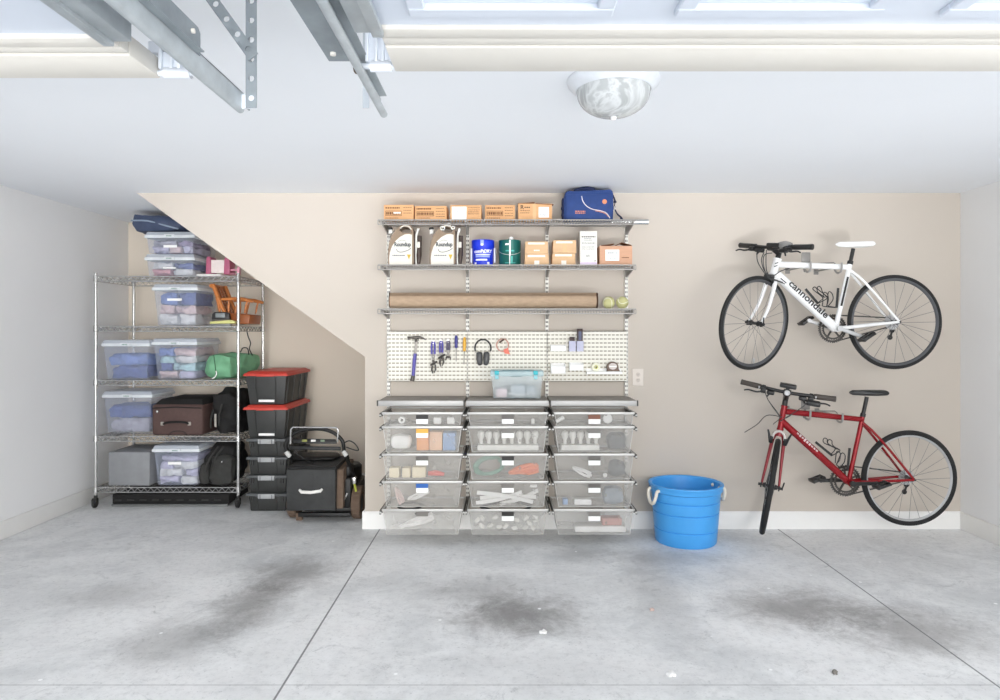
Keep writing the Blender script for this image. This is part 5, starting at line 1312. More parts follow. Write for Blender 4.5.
# ================================================================== stack of totes
m_tb = M('tote_black', '#333433', .5, var=.08, scale=20); m_tl = M('tote_red', '#cc4438', .45, var=.05); m_tg = M('tote_latch', '#a9abac', .4); m_tlid = M('tote_lid_grey', '#55585a', .5)
D0, DEP = 5.675, .68
def tote(px0, px1, zb, zt, label, big):
    d = D0; x0, x1 = X(px0, d), X(px1, d); cx = (x0+x1)/2
    r = empty('storage_tote', (cx, d+DEP/2, zb), label, 'storage tote', 'black totes with red lids' if big else 'small black totes with grey latches')
    lh = .040 if big else .022; zl = zt-lh; k = .022 if big else .010
    mb = MB().taper((x0+.016+k, x1-.016-k, d+.02+k, d+DEP-.02-k), (x0+.014, x1-.014, d+.016, d+DEP-.016), zb, zl+.004, .008)
    part(mb, 'tote_body', m_tb, r)
    w = x1-x0
    for u in ((.24, .72) if big else (.26, .72)):
        w = x1-x0; xa = x0 + w*u; xb = xa + (.012 if u < .5 else -.012)*(1 if big else .0)
        rb = MB(); rb.hexa([(xb-.004, d+.012+k, zb+.012), (xb+.004, d+.012+k, zb+.012), (xb+.004, d+.03+k, zb+.012), (xb-.004, d+.03+k, zb+.012),
                 (xa-.004, d+.008, zl-.01), (xa+.004, d+.008, zl-.01), (xa+.004, d+.026, zl-.01), (xa-.004, d+.026, zl-.01)]); part(rb, 'rib', m_tb, r)
    for v in (.12, .36, .62, .86):
        y = d+DEP*v; rb = MB(); rb.hexa([(x1-.022-k, y-.01, zb+.012), (x1-.009-k, y-.01, zb+.012), (x1-.009-k, y+.01, zb+.012), (x1-.022-k, y+.01, zb+.012),
                              (x1-.018, y-.01, zl-.01), (x1-.006, y-.01, zl-.01), (x1-.006, y+.01, zl-.01), (x1-.018, y+.01, zl-.01)]); part(rb, 'rib', m_tb, r)
    if not big:
        for u in (.10, .16, .82, .88): xa = x0+w*u; part(MB().box(xa-.004, xa+.004, d+.006, d+.03, zl-.045, zl-.005), 'rib', m_tb, r)
    if big:
        li = MB().taper((x0-.004, x1+.004, d-.004, d+DEP+.004), (x0+.004, x1-.004, d+.004, d+DEP-.004), zl, zl+.022, .004)
        li.taper((x0+.012, x1-.012, d+.014, d+DEP-.014), (x0+.03, x1-.03, d+.04, d+DEP-.04), zl+.020, zt-.002, .004)
        part(li, 'lid', m_tl, r)
        part(MB().box(cx-.075, cx+.070, d-.007, d+.0, zl-.004, zl+.014, .003), 'lid_tab', m_tl, r)
        part(MB().box(cx-.066, cx+.066, d+.012+k*.6, d+.022+k, zb+.022, zb+.042, .001), 'white_label', m_label, r)
    else:
        part(MB().box(x0, x1, d, d+DEP, zl, zt-.001, .004), 'lid', m_tlid, r)
        part(MB().box(cx-.072, cx+.066, d-.010, d+.006, zt-.040, zt+.000, .004), 'latch', m_tg, r)
        for u in (-.052, .046): part(MB().box(cx+u-.003, cx+u+.003, d-.012, d-.008, zt-.038, zt-.004), 'latch_groove', m_tlid, r)
    return r
hh = .1523
names = ['small black tote with a grey latch, bottom of the stack on the floor', 'small black tote with a grey latch, second up from the floor', 'small black tote with a grey latch, third up from the floor', 'small black tote with a grey latch, just under the red lidded pair']
base = tote(246.0, 287.4, 0, hh-.001, names[0], False)
for k in (1, 2, 3): dup(base, (0, 0, hh*k), names[k])
zb = hh*4
b5 = tote(243.2, 287.4, zb, zb+.281, 'large black tote with a red lid, lower of the red lidded pair', True)
dup(b5, (0, 0, .282), 'large black tote with a red lid, topmost of the whole stack')

# ================================================================== folded lawn mower
m_mb = M('mower_black', '#0f0f0f', .5, var=.15, scale=15); m_mg = M('mower_bag', '#333434', .7, var=.25, scale=9, bump=1., bscale=14); m_mbr = M('mower_dusty', '#6a584a', .9, var=.2, scale=20); m_mw = M('mower_white', '#e9e7e2', .5); m_lime = M('mower_lime', '#b7bd4a', .5)
r = empty('lawn_mower', (-1.42, 5.7, 0), 'black push mower with folded handle and grass bag facing out', 'lawn mower')
q = lambda px, py, d: P(px, py, d)
d = 5.30; x0, x1 = X(286.2, d), X(335.4, d)
zb, zt = Z(511.5, d), Z(467.4, d)
bag = MB().prism([(5.30, zb+.01), (5.315, zb), (5.345, zb), (5.35, .27), (5.42, .295), (5.78, .31), (5.80, .44), (5.74, zt+.012), (5.34, zt+.004), (5.30, zt-.02)], 'x', x0, x1, .008)
part(bag, 'grass_bag', m_mg, r)
part(MB().tube([q(299.5, 490.0, 5.29), q(301.5, 492, 5.275), (X(311, 5.268), 5.266, Z(492.4, 5.268)), q(320.5, 491, 5.275), q(322, 489.2, 5.29)], [.010, .013, .013, .013, .010], 8), 'bag_handle', m_mw, r)
fr = MB().tube([(x0+.006, 5.305, zt), (x1, 5.305, zt+.002)], .007, 8); fr.tube([(x0+.006, 5.305, zt), (x0+.006, 5.75, zt+.01)], .006, 8); fr.tube([(x1, 5.305, zt), (x1, 5.75, zt+.01)], .006, 8)
part(fr, 'bag_frame', m_mb, r)
part(MB().prism([(5.32, .12), (5.34, .42), (5.70, .44), (5.70, .30), (5.40, .28), (5.38, .12)], 'x', x1+.002, X(343, 5.32), .006), 'bag_side', m_mbr, r, 'dusty brown side of the grass bag')
part(MB().blob((X(315, 5.6), 5.62, zt+.028), (.20, .13, .022), .6, .006, 8, 3, 8), 'bag_lid', m_mb, r)
# deck and engine
part(MB().taper((-1.60, -1.18, 5.42, 6.12), (-1.55, -1.20, 5.48, 6.05), .065, .235, .03), 'deck', m_mb, r)
part(MB().cyl((-1.36, 5.92, .23), .14, .13, n=28, bev=.02), 'engine', m_mb, r)
ex = MB().box(X(341, 5.40), X(351, 5.40), 5.40, 5.55, .10, .34, .02); ex.box(X(341, 5.40), X(349, 5.40), 5.44, 5.60, .34, .43, .02)
part(ex, 'drive_cover', m_mb, r)
sl = MB()
for k, (a, b, c, e) in enumerate(((339.5, 494, 343, 486), (341.0, 500, 345, 488), (344, 500, 347.5, 493))): sl.bar(q(a, b, 5.385), q(c, e, 5.385), .012, .008, (0, 1, 0))
part(sl, 'shiny_bracket', m_chr, r)
part(MB().box(X(298, 5.36), X(350.5, 5.36), 5.352, 5.40, Z(517.2, 5.36), Z(512.8, 5.36), .006), 'rear_flap', m_mb, r)
part(MB().box(X(296, 5.36), X(302, 5.36), 5.353, 5.40, .015, .075, .006), 'brown_hub', m_mbr, r)
def mwheel(x0, x1, y, R_):
    w = part(MB().lathe([(R_*.62, 0), (R_*.97, 0), (R_, .008), (R_, x1-x0-.008), (R_*.97, x1-x0), (R_*.62, x1-x0)], (x0, y, R_), (1, 0, 0), 32, True), 'wheel', m_mbr, r)
    part(MB().lathe([(0, .006), (R_*.3, .004), (R_*.63, .012), (R_*.63, x1-x0-.012), (R_*.3, x1-x0-.004), (0, x1-x0-.006)], (x0, y, R_), (1, 0, 0), 28), 'hub_cap', m_mb, w)
    tr_ = MB()
    for k in range(28):
        a = 2*PI*k/28; c = Vector(((x0+x1)/2, y+R_*math.cos(a), R_+R_*math.sin(a)))
        tr_.box(-(x1-x0)*.42, (x1-x0)*.42, -.006, .006, -.003, .003, mat=Matrix.Translation(c) @ Matrix.Rotation(a+PI/2, 4, 'X'))
    part(tr_, 'tread', m_mbr, w)
mwheel(-1.195, -1.125, 5.50, .128); mwheel(-1.715, -1.645, 5.54, .128); mwheel(-1.195, -1.125, 6.10, .10); mwheel(-1.715, -1.645, 6.10, .10)
part(MB().tube([(-1.68, 5.54, .128), (-1.16, 5.50, .128)], .012, 8), 'axle', m_mb, r)
part(MB().bar(q(354.6, 484, 5.46), q(356.4, 492, 5.42), .014, .02, (0, 1, 0)), 'lime_tab', m_lime, r)
part(MB().box(X(351.5, 5.47), X(356, 5.47), 5.45, 5.50, Z(484, 5.47), Z(477, 5.47), .006), 'pivot_clamp', m_chr, r)
# folded handle
part(MB().tube([q(357.5, 489, 5.52), q(353.5, 476, 5.50), q(348.6, 463, 5.45), q(345, 452, 5.40)], .0165, 10, smooth=4), 'lower_handle', m_mb, r)
part(MB().tube([q(299, 474, 5.62), q(296, 468, 5.55), q(291.5, 458, 5.46), q(288.4, 450, 5.40)], .0165, 10, smooth=4), 'lower_handle', m_mb, r)

for a, b in (((343.0, 450.5), (346.4, 455.5)), ((285.8, 451.5), (290, 456.5))): part(MB().tube([q(*a, 5.375), q(*b, 5.385)], .0185, 10), 'grey_sleeve', M('sleeve_grey', '#c3c3c0', .4), r)
uh = MB().tube([q(287, 452, 5.38), q(285.6, 445, 5.37), q(288.5, 438.5, 5.37), q(297, 432, 5.37), q(309, 429.2, 5.37), q(323, 429.2, 5.37), q(334, 433, 5.37), q(341.8, 440, 5.37), q(343.6, 446, 5.37), q(344, 452, 5.38)], .0145, 10, smooth=4)
part(uh, 'upper_handle', m_mb, r)
cn = MB().hexa([q(289, 449.5, 5.345), q(341, 450.5, 5.345), q(341, 450.5, 5.40), q(289, 449.5, 5.40), q(289.5, 445.8, 5.35), q(341, 446.8, 5.35), q(341, 446.8, 5.40), q(289.5, 445.8, 5.40)], .008)
cn.hexa([q(292, 443.2, 5.36), q(337, 443.8, 5.36), q(337, 443.8, 5.40), q(292, 443.2, 5.40), q(293, 438.4, 5.37), q(336, 439.2, 5.37), q(336, 439.2, 5.40), q(293, 438.4, 5.40)], .006)
part(cn, 'control_panel', m_mb, r)
for a, b, col in ((302, 307, M('panel_olive', '#8c8f4a', .5)), (311, 315.5, m_mw), (320.5, 324.5, M('panel_sage', '#7f8f78', .5))):
    part(MB().box(X(a, 5.355), X(b, 5.355), 5.352, 5.362, Z(441.8, 5.355), Z(439.6, 5.355), .001), 'panel_mark', col, r)
part(MB().tube([q(290.5, 444, 5.35), q(290.8, 429.5, 5.34), q(292.8, 427.2, 5.34), q(336.2, 427.6, 5.34), q(338.2, 430, 5.34), q(337.4, 441.5, 5.35)], .0065, 8), 'bail_bar', m_chw, r)
part(MB().tube([q(344, 443, 5.38), q(349, 440.8, 5.38), q(354.5, 443.4, 5.38), q(358.2, 448.6, 5.38), q(357.6, 450.6, 5.38), q(352, 449.2, 5.38), q(346, 447, 5.38)], .0045, 6, smooth=5), 'control_cable', m_bc, r)
part(MB().tube([q(293, 449, 5.36), q(300, 456, 5.38), q(312, 463, 5.42), q(318, 466.2, 5.45)], .004, 6, smooth=4), 'control_cable', m_bc, r)
# ================================================================== big blue tub
m_tub = M('tub_blue', '#49a4ea', .38, var=.04, scale=5); m_rope = M('rope_white', '#efe6d6', .8, var=.08, scale=60)
tx, ty = X(685.6, 4.90), 4.90
r = empty('rope_handled_tub', (tx, ty, 0), 'big bright blue plastic tub with white rope handles on the floor', 'tub')
Rb, Rt, H = .215, .247, .418
def tr_(h): return Rb + (Rt-Rb)*h/H
pr = [(0, .010), (Rb-.03, .010), (Rb-.02, 0), (Rb-.008, 0), (Rb, .010)]
for h in (.105, .225, .305):
    pr += [(tr_(h)-.0, h-.005), (tr_(h)-.006, h), (tr_(h)+.001, h+.006)]
pr += [(Rt-.002, H-.052), (Rt+.010, H-.044), (Rt+.012, H-.014), (Rt+.018, H-.006), (Rt+.016, H), (Rt+.004, H+.002), (Rt-.008, H-.006), (Rt-.012, H-.04), (Rb-.012, .02), (0, .02)]
part(MB().lathe(pr, (tx, ty, 0), n=72), 'tub_body', m_tub, r)
for ang, lab in ((PI*1.10, 0), (PI*.04, 1)):
    ca, sa = math.cos(ang), math.sin(ang); rad = Rt+.010; tx_ = Vector((-sa, ca, 0)); rd = Vector((ca, sa, 0))
    c = Vector((tx, ty, H-.036)) + rd*rad
    pts = [c + tx_*.055 - rd*.03 + V(0, 0, .0), c + tx_*.055 + rd*.006, c + tx_*.05 + rd*.016 + V(0, 0, -.04), c + tx_*.02 + rd*.018 + V(0, 0, -.088), c - tx_*.02 + rd*.018 + V(0, 0, -.088), c - tx_*.05 + rd*.016 + V(0, 0, -.04), c - tx_*.055 + rd*.006, c - tx_*.055 - rd*.03]
    part(MB().tube(pts, .0115, 10, smooth=4), 'rope_handle', m_rope, r)
    for s in (-1, 1): part(MB().sphere(Vector((tx, ty, H-.036)) + rd*(Rt-.016) + tx_*.055*s, .014, 12), 'rope_knot', m_rope, r)

# bits lying on the concrete
m_scrap = M('scrap_pale', '#f2f1ee', .7); m_leaf = M('leaf_dark', '#75716b', .8)
for px, py, w_, m_, nm, lab, cat in ((543, 633, .035, m_scrap, 'paper_scrap', 'pale paper scrap on the floor in front of the central stain', 'scrap'), (671.5, 675.5, .04, m_scrap, 'paper_scrap', 'crumpled pale scrap on the floor near the camera', 'scrap'),
                                     (652, 610.5, .025, M('chip_pinkish', '#c9b2aa', .7), 'chip', 'tiny pinkish chip on the open floor ahead of the blue tub', 'chip'), (835, 673.5, .022, m_leaf, 'dry_leaf', 'small dark dry leaf on the floor near the right joint', 'leaf')):
    dd = F*EYE/(py-CY); x = X(px, dd); mb = MB()
    mb.blob((x, dd, .007), (w_/2, w_*.45, .006), .4, .008, 60, int(px), 5, mat=Matrix.Rotation(px, 4, 'Z'))
    zmin = min(v.co.z for v in mb.bm.verts); top(mb.xf(Matrix.Translation((0, 0, .0005-zmin))), nm, m_, lab, cat)
# ================================================================== two bicycles on wall racks
m_tyre = M('tyre_black', '#1d1d1d', .75, var=.1, scale=40); m_rimb = M('rim_black', '#5c5d60', .35, .3); m_rims = M('rim_silver', '#c9c9c9', .3, .6); m_spk = M('spoke_steel', '#6d6d6d', .35, .7)
m_bk = M('bike_black', '#232323', .4); m_crk = M('crank_silver', '#cfcfcf', .3, .6); m_ringd = M('chainring_dark', '#4d4a47', .4, .6); m_cbl = M('brake_cable', '#3a3a3a', .4); m_hook = M('rack_grey', '#85827e', .45, .3)
m_foam = M('hook_foam', '#a3a19d', .7)

def bike(c):
    D = c['d']; Wp = lambda px, py, dy=0.: P(px, py, D) + V(0, dy, 0)
    r = empty('bicycle', (Wp(*c['bb']).x, D, Wp(*c['bb']).z - .28), c['label'], 'bicycle', 'bicycles hung on the wall')
    fm = c['frame']; bb = Wp(*c['bb']); ht, hb = Wp(*c['ht']), Wp(*c['hb'])
    ax = (ht-hb).normalized()
    sc = Wp(*c['sc']); tt = Wp(*c['tt']); dt = Wp(*c['dt']); rh = Wp(*c['rh'])
    f = MB()
    f.tube([hb - ax*.0, ht], c['r_ht'], 16); f.tube([ht-ax*.012, ht], c['r_ht']*1.12, 16); f.tube([hb, hb+ax*.012], c['r_ht']*1.12, 16)
    f.tube([tt, tt.lerp(sc, .5), sc], [c['r_tt']*1.05, c['r_tt'], c['r_tt']*.9], 16)
    f.tube([dt, dt.lerp(bb, .5), bb], [c['r_dt']*.95, c['r_dt'], c['r_dt']*.95], 16)
    st = (sc-bb).normalized()
    f.tube([bb, sc + st*.03], c['r_st'], 14)
    f.tube([bb+V(0, -.036, 0), bb+V(0, .036, 0)], .024, 16)
    for s in (-1, 1):
        f.tube([bb+V(.02, s*.028, 0), bb.lerp(rh, .35)+V(0, s*.040, 0), rh+V(0, s*.062, 0)], [.015, .012, .009], 10, smooth=3)
        f.tube([sc - st*.02 + V(0, s*.014, 0), sc.lerp(rh, .3)+V(0, s*.040, 0), rh+V(0, s*.062, 0)], [.010, .009, .008], 10, smooth=3)
    part(f, 'frame', fm, r)
    # steering assembly built straight ahead (-x) and turned about the head axis
    perp = Vector((-ax.z, 0, ax.x))                          # forward, square to the head axis
    hub = hb - ax*c['fork'] + perp*.045
    T = Matrix.Translation(hb) @ Matrix.Rotation(c['turn'], 4, ax) @ Matrix.Translation(-hb)
    def wheel(center, name, M4):
        Rw, rt = .322, c['tyre_r']
        mb = MB(); prof = [(Rw + rt*math.cos(a), rt*math.sin(a)) for a in [2*PI*k/14 for k in range(14)]]
        mb.lathe(prof, center, (0, 1, 0), 72, True)
        w = part(mb.xf(M4), name, m_tyre, r)
        rm = MB().lathe([(Rw-.006, -.010), (Rw-.022, -.009), (Rw-.030, 0), (Rw-.022, .009), (Rw-.006, .010)], center, (0, 1, 0), 72, True)
        part(rm.xf(M4), 'rim', c['rim'], w)
        hbm = MB().lathe([(0, -.05), (.014, -.05), (.020, -.032), (.011, -.028), (.011, .028), (.020, .032), (.014, .05), (0, .05)], center, (0, 1, 0), 20)
        hbm.tube([center+V(0, -.075, 0), center+V(0, .075, 0)], .0065, 8)
        part(hbm.xf(M4), 'hub', c['hubm'], w)
        for k in range(24):
            a = 2*PI*k/24; s = 1 if k % 2 else -1; b = a + (.32 if (k//2) % 2 else -.32)
            p0 = center + V(.018*math.cos(b), s*.03, .018*math.sin(b)); p1 = center + V((Rw-.024)*math.cos(a), 0, (Rw-.024)*math.sin(a))
            part(MB().tube([p0, p1], .0013, 4).xf(M4), 'spoke', m_spk, w)
        return w
    fw = wheel(hub, 'front_wheel', T)
    part(MB().sphere(hub + V(.02, .0, -.27), .004, 6, (1, 3, 6)).xf(T), 'valve', m_rims, fw)
    I = Matrix.Identity(4)
    wheel(rh, 'rear_wheel', I)
    fk = MB(); cr = hb - ax*.022
    fk.tube([hb - ax*.002, hb - ax*.045], [.021, .024], 14)
    for s in (-1, 1):
        cs = cr + V(0, s*.030, 0)
        fk.tube([cr - ax*.006, cs - ax*.012, cs - ax*.05 + V(0, s*.008, 0)], [.018, .019, c['fork_r']*1.1], 12)
        fk.tube([cs - ax*.045 + V(0, s*.008, 0), (cs - ax*c['fork']*.55) + V(0, s*.018, 0) + perp*.006, hub + V(0, s*.058, 0) + ax*.004], [c['fork_r']*1.1, c['fork_r'], c['fork_r']*.6], 12, smooth=4)
    fo = part(fk.xf(T), 'fork', c['forkm'], r)
    dr = MB()
    for s in (-1, 1): dr.box(-.012, .012, -.005, .005, -.02, .018, .003, mat=Matrix.Translation(hub+V(0, s*.060, 0)))
    dr.tube([hub+V(0, -.085, 0), hub+V(0, -.06, 0)], .010, 10); dr.tube([hub+V(0, .06, 0), hub+V(0, .08, 0)], .010, 10)
    dr.tube([hub+V(0, -.08, 0), hub+V(-.01, -.086, .05)], .005, 8)
    part(dr.xf(T), 'dropout', m_bk, fo)
    if c['arch']:
        ar = MB().tube([cr + V(0, s_, 0) - ax*h + perp*.02 for s_, h in ((-.040, .045), (-.036, .012), (-.018, -.008), (0, -.014), (.018, -.008), (.036, .012), (.040, .045))], .009, 8, smooth=3)
        part(ar.xf(T), 'brake_arch', M('arch_silver', '#d9d4cf', .35, .3), fo)
        vb = MB()
        for s in (-1, 1): vb.tube([cr + V(0, s*.052, 0) - ax*.075 + perp*.022, cr + V(0, s*.066, 0) - ax*.02 + perp*.03, cr + V(0, s*.078, 0) + ax*.012 + perp*.03], [.009, .008, .006], 8); vb.box(-.008, .008, -.012, .012, -.025, .025, .003, mat=Matrix.Translation(cr + V(0, s*.047, 0) - ax*.055 + perp*.02))
        part(vb.xf(T), 'brake_arm', m_bk, fo)
    else:
        cb = MB().box(-.018, .014, -.036, .036, -.016, .016, .006, mat=Matrix.Translation(cr + perp*.030))
        for s in (-1, 1): cb.tube([cr + perp*.034 + V(0, s*.03, .01), cr + perp*.034 + V(0, s*.036, -.03), cr + perp*.02 + V(0, s*.022, -.052)], .009, 8)
        part(cb.xf(T), 'brake_caliper', m_bk, fo)
    # stem, bar, grips, levers
    top_ = ht + ax*c['rise']; Hc = top_ + perp*c['stem'] + V(0, 0, c['bar_up'])
    sm = MB().tube([ht, top_ + ax*.02], [.0185, .0185], 14); sm.tube([top_, Hc], [.020, .017], 12); sm.tube([Hc+V(0, -.024, 0), Hc+V(0, .024, 0)], .022, 14)
    part(sm.xf(T), 'stem', m_bk, r)
    L = c['bar']/2
    bpts = [Hc + V(.030*(abs(u))**2, u*L, .012*abs(u)) for u in (-1, -.8, -.5, -.15, .15, .5, .8, 1)]
    hbr = part(MB().tube(bpts, .0125, 12).xf(T), 'handlebar', m_bk, r)
    for s in (-1, 1):
        gp = [Hc + V(.030*u*u, s*u*L, .012*u) for u in (.56, .6, .9, 1.0)]
        part(MB().tube(gp, [.0185, .0195, .0185, .020], 14).xf(T), 'grip', c['gripm'], hbr)
        if c['band']: part(MB().tube([gp[0]+V(0, s*.004, 0), gp[0]+V(0, s*.016, 0)], .0182, 14).xf(T), 'grip_band', m_crk, hbr)
        g0 = Hc + V(.008, s*L*.50, .006)
        lv = MB().tube([g0+V(0, -.012, 0), g0+V(0, .012, 0)], .019, 12); lv.box(-.045, .0, -.018, .018, -.034, .0, .008, mat=Matrix.Translation(g0))
        part(lv.xf(T), 'lever_mount', m_bk, hbr)
        part(MB().tube([g0+V(-.036, s*.006, -.022), g0+V(-.052, s*.045, -.030), g0+V(-.050, s*.095, -.026), g0+V(-.054, s*.125, -.034)], [.007, .0065, .0065, .005], 8, smooth=4).xf(T), 'brake_lever', c['leverm'], hbr)
        sh = MB().box(-.03, .02, -.026, .026, -.040, -.012, .01, mat=Matrix.Translation(g0 + V(-.004, -s*.05, 0))); sh.tube([g0+V(0, -s*.05, -.03), g0+V(-.01, -s*.03, -.058)], .006, 8)
        part(sh.xf(T), 'shifter', m_bk, hbr)
    for fn in c['extras']: fn(r, T, Hc, hbr)
    # cables
    for k, (s, end) in enumerate(c['cables']):
        a = T @ (Hc + V(-.03, s*L*.46, -.015)); b2 = T @ (Hc + V(-c['loop'], s*L*.35, -.06)); cmid = T @ (hb + perp*c['loop']*.8 + V(0, s*.02, .10)); e = Wp(*end, -.03 if s < 0 else -.012)
        part(MB().tube([a, b2, cmid, e.lerp(cmid, .3)+V(-.01, 0, -.01), e], .0028, 6, smooth=6), 'control_cable', m_cbl, r)
    # saddle and post
    st_top = sc + st*c['post']
    part(MB().tube([sc + st*.02, st_top], .0135, 12), 'seat_post', m_bk, r)
    part(MB().tube([sc + st*.02, sc + st*.045], c['r_st']*1.15, 12), 'seat_clamp', m_bk, r)
    part(MB().blob(st_top + V(.012, 0, .025), (.135, .070, .024), .6, sub=10, shape=lambda p: Vector((p.x, p.y*(.28 + .72/(1+math.exp(-5*(p.x-.05)))), p.z*(1 if p.z > 0 else .7) + .18*p.x*p.x))), 'saddle', c['saddlem'], r)
    # drive: rings on the far side, cranks opposite each other
    ry = .045
    rg = MB()
    for R_, yy in ((c['ring'], ry), (c['ring']*.78, ry-.010)):
        n = 40; prof = []
        rg.lathe([(R_*.86, -.002), (R_*.86, .002), (R_, .002), (R_, -.002)], bb+V(0, yy, 0), (0, 1, 0), 60, True)
        for k in range(n): a = 2*PI*k/n; rg.box(-.003, .004, -.0018, .0018, -.003, .003, mat=Matrix.Translation(bb + V(math.cos(a)*(R_+.002), yy, math.sin(a)*(R_+.002))) @ Matrix.Rotation(-a, 4, 'Y'))
    for k in range(5):
        a = 2*PI*k/5 + .4; rg.bar(bb+V(0, ry, 0), bb+V(math.cos(a)*c['ring']*.88, ry, math.sin(a)*c['ring']*.88), .008, .018, (0, 1, 0))
    part(rg, 'chainring', m_ringd, r)
    av = Vector((c['crank'][0], 0, c['crank'][1])).normalized()
    for s in (1, -1):
        p0 = bb + V(0, s*.062, 0); p1 = p0 + av*s*.170
        cm = MB().bar(p0, p1, .014, .026, (0, 1, 0) if 0 else (av.z, 0, -av.x), .005); cm.cyl(p0 + V(0, -.009, 0), .020, .018, (0, 1, 0), 18); cm.cyl(p1 + V(0, -.008, 0), .014, .016, (0, 1, 0), 14)
        ck = part(cm, 'crank', c['crankm'], r)
        pd = MB(); pc = p1 + V(0, s*.055, 0); tilt = Matrix.Translation(pc) @ Matrix.Rotation(c['ptilt'], 4, 'Y')
        pd.tube([p1, p1+V(0, s*.105, 0)], .007, 8)
        for u in (-.042, .042): pd.box(u-.006, u+.006, -.045, .045, -.011, .011, .003, mat=tilt)
        for v in (-.042, .042): pd.box(-.042, .042, v-.005, v+.005, -.009, .009, .003, mat=tilt)
        pd.box(-.040, .040, -.012, .012, -.010, .010, .003, mat=tilt)
        part(pd, 'pedal', m_bk, ck)
    # chain, cassette, derailleur
    ch = MB()
    for s, Rr in ((1, .030), (-1, .030)): ch.bar(bb+V(0, ry, s*c['ring']), rh+V(0, ry, s*Rr), .006, .009, (0, 0, 1))
    part(ch, 'chain', m_ringd, r)
    cs_ = MB()
    for k in range(6): cs_.cyl(rh+V(0, .030+k*.004, 0), .055-.005*k, .0022, (0, 1, 0), 30)
    part(cs_, 'cassette', m_rims, r)
    dl = MB().cyl(rh+V(.01, ry, -.06), .018, .006, (0, 1, 0), 14); dl.cyl(rh+V(-.005, ry, -.11), .018, .006, (0, 1, 0), 14); dl.bar(rh+V(.01, ry, -.06), rh+V(-.005, ry, -.11), .010, .012, (0, 1, 0)); dl.bar(rh+V(0, ry+.02, -.01), rh+V(.01, ry, -.06), .016, .02, (0, 1, 0))
    part(dl, 'derailleur', m_bk, r)
    # bottle cages
    for base, loops in c['cages']:
        cg = MB().bar(Wp(*base[0]), Wp(*base[1]), .016, .006, (0, 1, 0))
        for lp in loops:
            for s in (-1, 1): cg.tube([Wp(px, py, s*(.012 + .022*min(1, i, len(lp)-1-i))) for i, (px, py) in enumerate(lp)], .0034, 6, smooth=4)
        part(cg, 'bottle_cage', m_bk, r)
    return r, T, Hc, Wp, hb, ht, ax, perp

m_bw = M('bike_white', '#f4f4f3', .25, var=.015); m_br = M('bike_red', '#94161f', .22, .25, var=.06); m_brd = M('fork_red', '#8a2a30', .3, .2)
def ex_white(r, T, Hc, hbr):
    part(MB().blob(Hc + V(.035, -.085, .012), (.045, .05, .035), .8, sub=7).xf(T), 'clear_gear_pod', M('pod_grey', '#9b9a98', .2, alpha=.8), hbr)
    part(MB().box(-.035, .03, -.05, .05, -.012, .022, .01, mat=Matrix.Translation(Hc+V(.01, -.02, .012))).xf(T), 'stem_clamp', m_bk, hbr)
    part(MB().cyl(Hc + V(.01, .08, -.018), .020, .04, (0, 1, 0), 14, .004).xf(T), 'bell', m_bk, hbr)
def ex_red(r, T, Hc, hbr):
    p = Hc + V(.02, .0, .045)
    part(MB().box(-.035, .035, -.055, .055, -.014, .014, .008, mat=Matrix.Translation(p)).xf(T), 'bike_computer', m_bk, hbr)
    part(MB().box(-.02, .02, -.012, .012, -.03, 0, .004, mat=Matrix.Translation(p)).xf(T), 'computer_bracket', m_bk, hbr)
    part(MB().cyl(Hc + V(-.040, 0, .004), .020, .02, (1, 0, 0), 18, .006).xf(T), 'stem_cap', m_crk, hbr)
    part(MB().box(-.06, .02, -.05, .04, -.02, .012, .01, mat=Matrix.Translation(Hc+V(-.01, -.17, -.03))).xf(T), 'gear_pod', m_bk, hbr)
W = dict(d=4.85, label='white bicycle hung on the upper wall rack, front wheel turned', frame=m_bw, forkm=m_bw, bb=(835.5, 328.6), ht=(777.6, 258.6), hb=(773.0, 274.8), tt=(778, 264.4), sc=(849.2, 267.2), dt=(776, 274), rh=(894.5, 322),
         r_ht=.026, r_tt=.0215, r_dt=.034, r_st=.0175, fork=.370, fork_r=.0145, turn=math.radians(28.5), tyre_r=.0145, rim=m_rimb, hubm=m_bk, arch=False, rise=.038, stem=.085, bar_up=.016, bar=.63, gripm=m_bk, band=False, leverm=m_bk,
         extras=[ex_white], cables=[], loop=.11, post=.135, saddlem=m_bw, ring=.098, crank=(-.94, .34), crankm=m_crk, ptilt=-.6,
         cages=[(((805.5, 289), (818, 303.5)), [[(817.2, 303.4), (825, 298.5), (822.5, 295), (815.2, 289), (816.8, 286.6), (819, 288.4), (820.2, 292), (826, 297.5)]]), (((838.2, 288), (836.6, 307)), [[(836.5, 307.6), (825.4, 306), (825, 303), (826.2, 292.4), (829.8, 294), (830.6, 300), (827.4, 306)]])])
rw, T, Hc, Wp, hb, ht, ax, perp = bike(W)
a, b = Wp(776, 274), Wp(835.5, 328.6); dirv = (b-a).normalized(); upv = Vector((-dirv.z, 0, dirv.x)) * (1 if dirv.x > 0 else -1)
o = text('cannondale', .066, Wp(806.6, 299.6, 0) + V(0, -.0342, .0), dirv, upv, m_bk, rw, 'frame_lettering', .0016, xs=1.20)
for k, (u, v) in enumerate(((774.8, 263.5), (774.0, 266.5))):
    part(MB().bar(Wp(u-1.2, v+.4, -.026), Wp(u+1.8, v-.6, -.026), .006, .008, (0, 1, 0)), 'head_badge', m_bk, rw)
part(MB().bar(Wp(846.8, 277, -.012), Wp(840.2, 306, -.012), .014, .012, (0, 1, 0)), 'seat_tube_stripe', m_bk, rw)
part(MB().bar(Wp(778.8, 278.5, -.0295), Wp(784.5, 283.5, -.0295), .006, .012, (0, 1, 0)), 'tube_stripe', m_bk, rw)

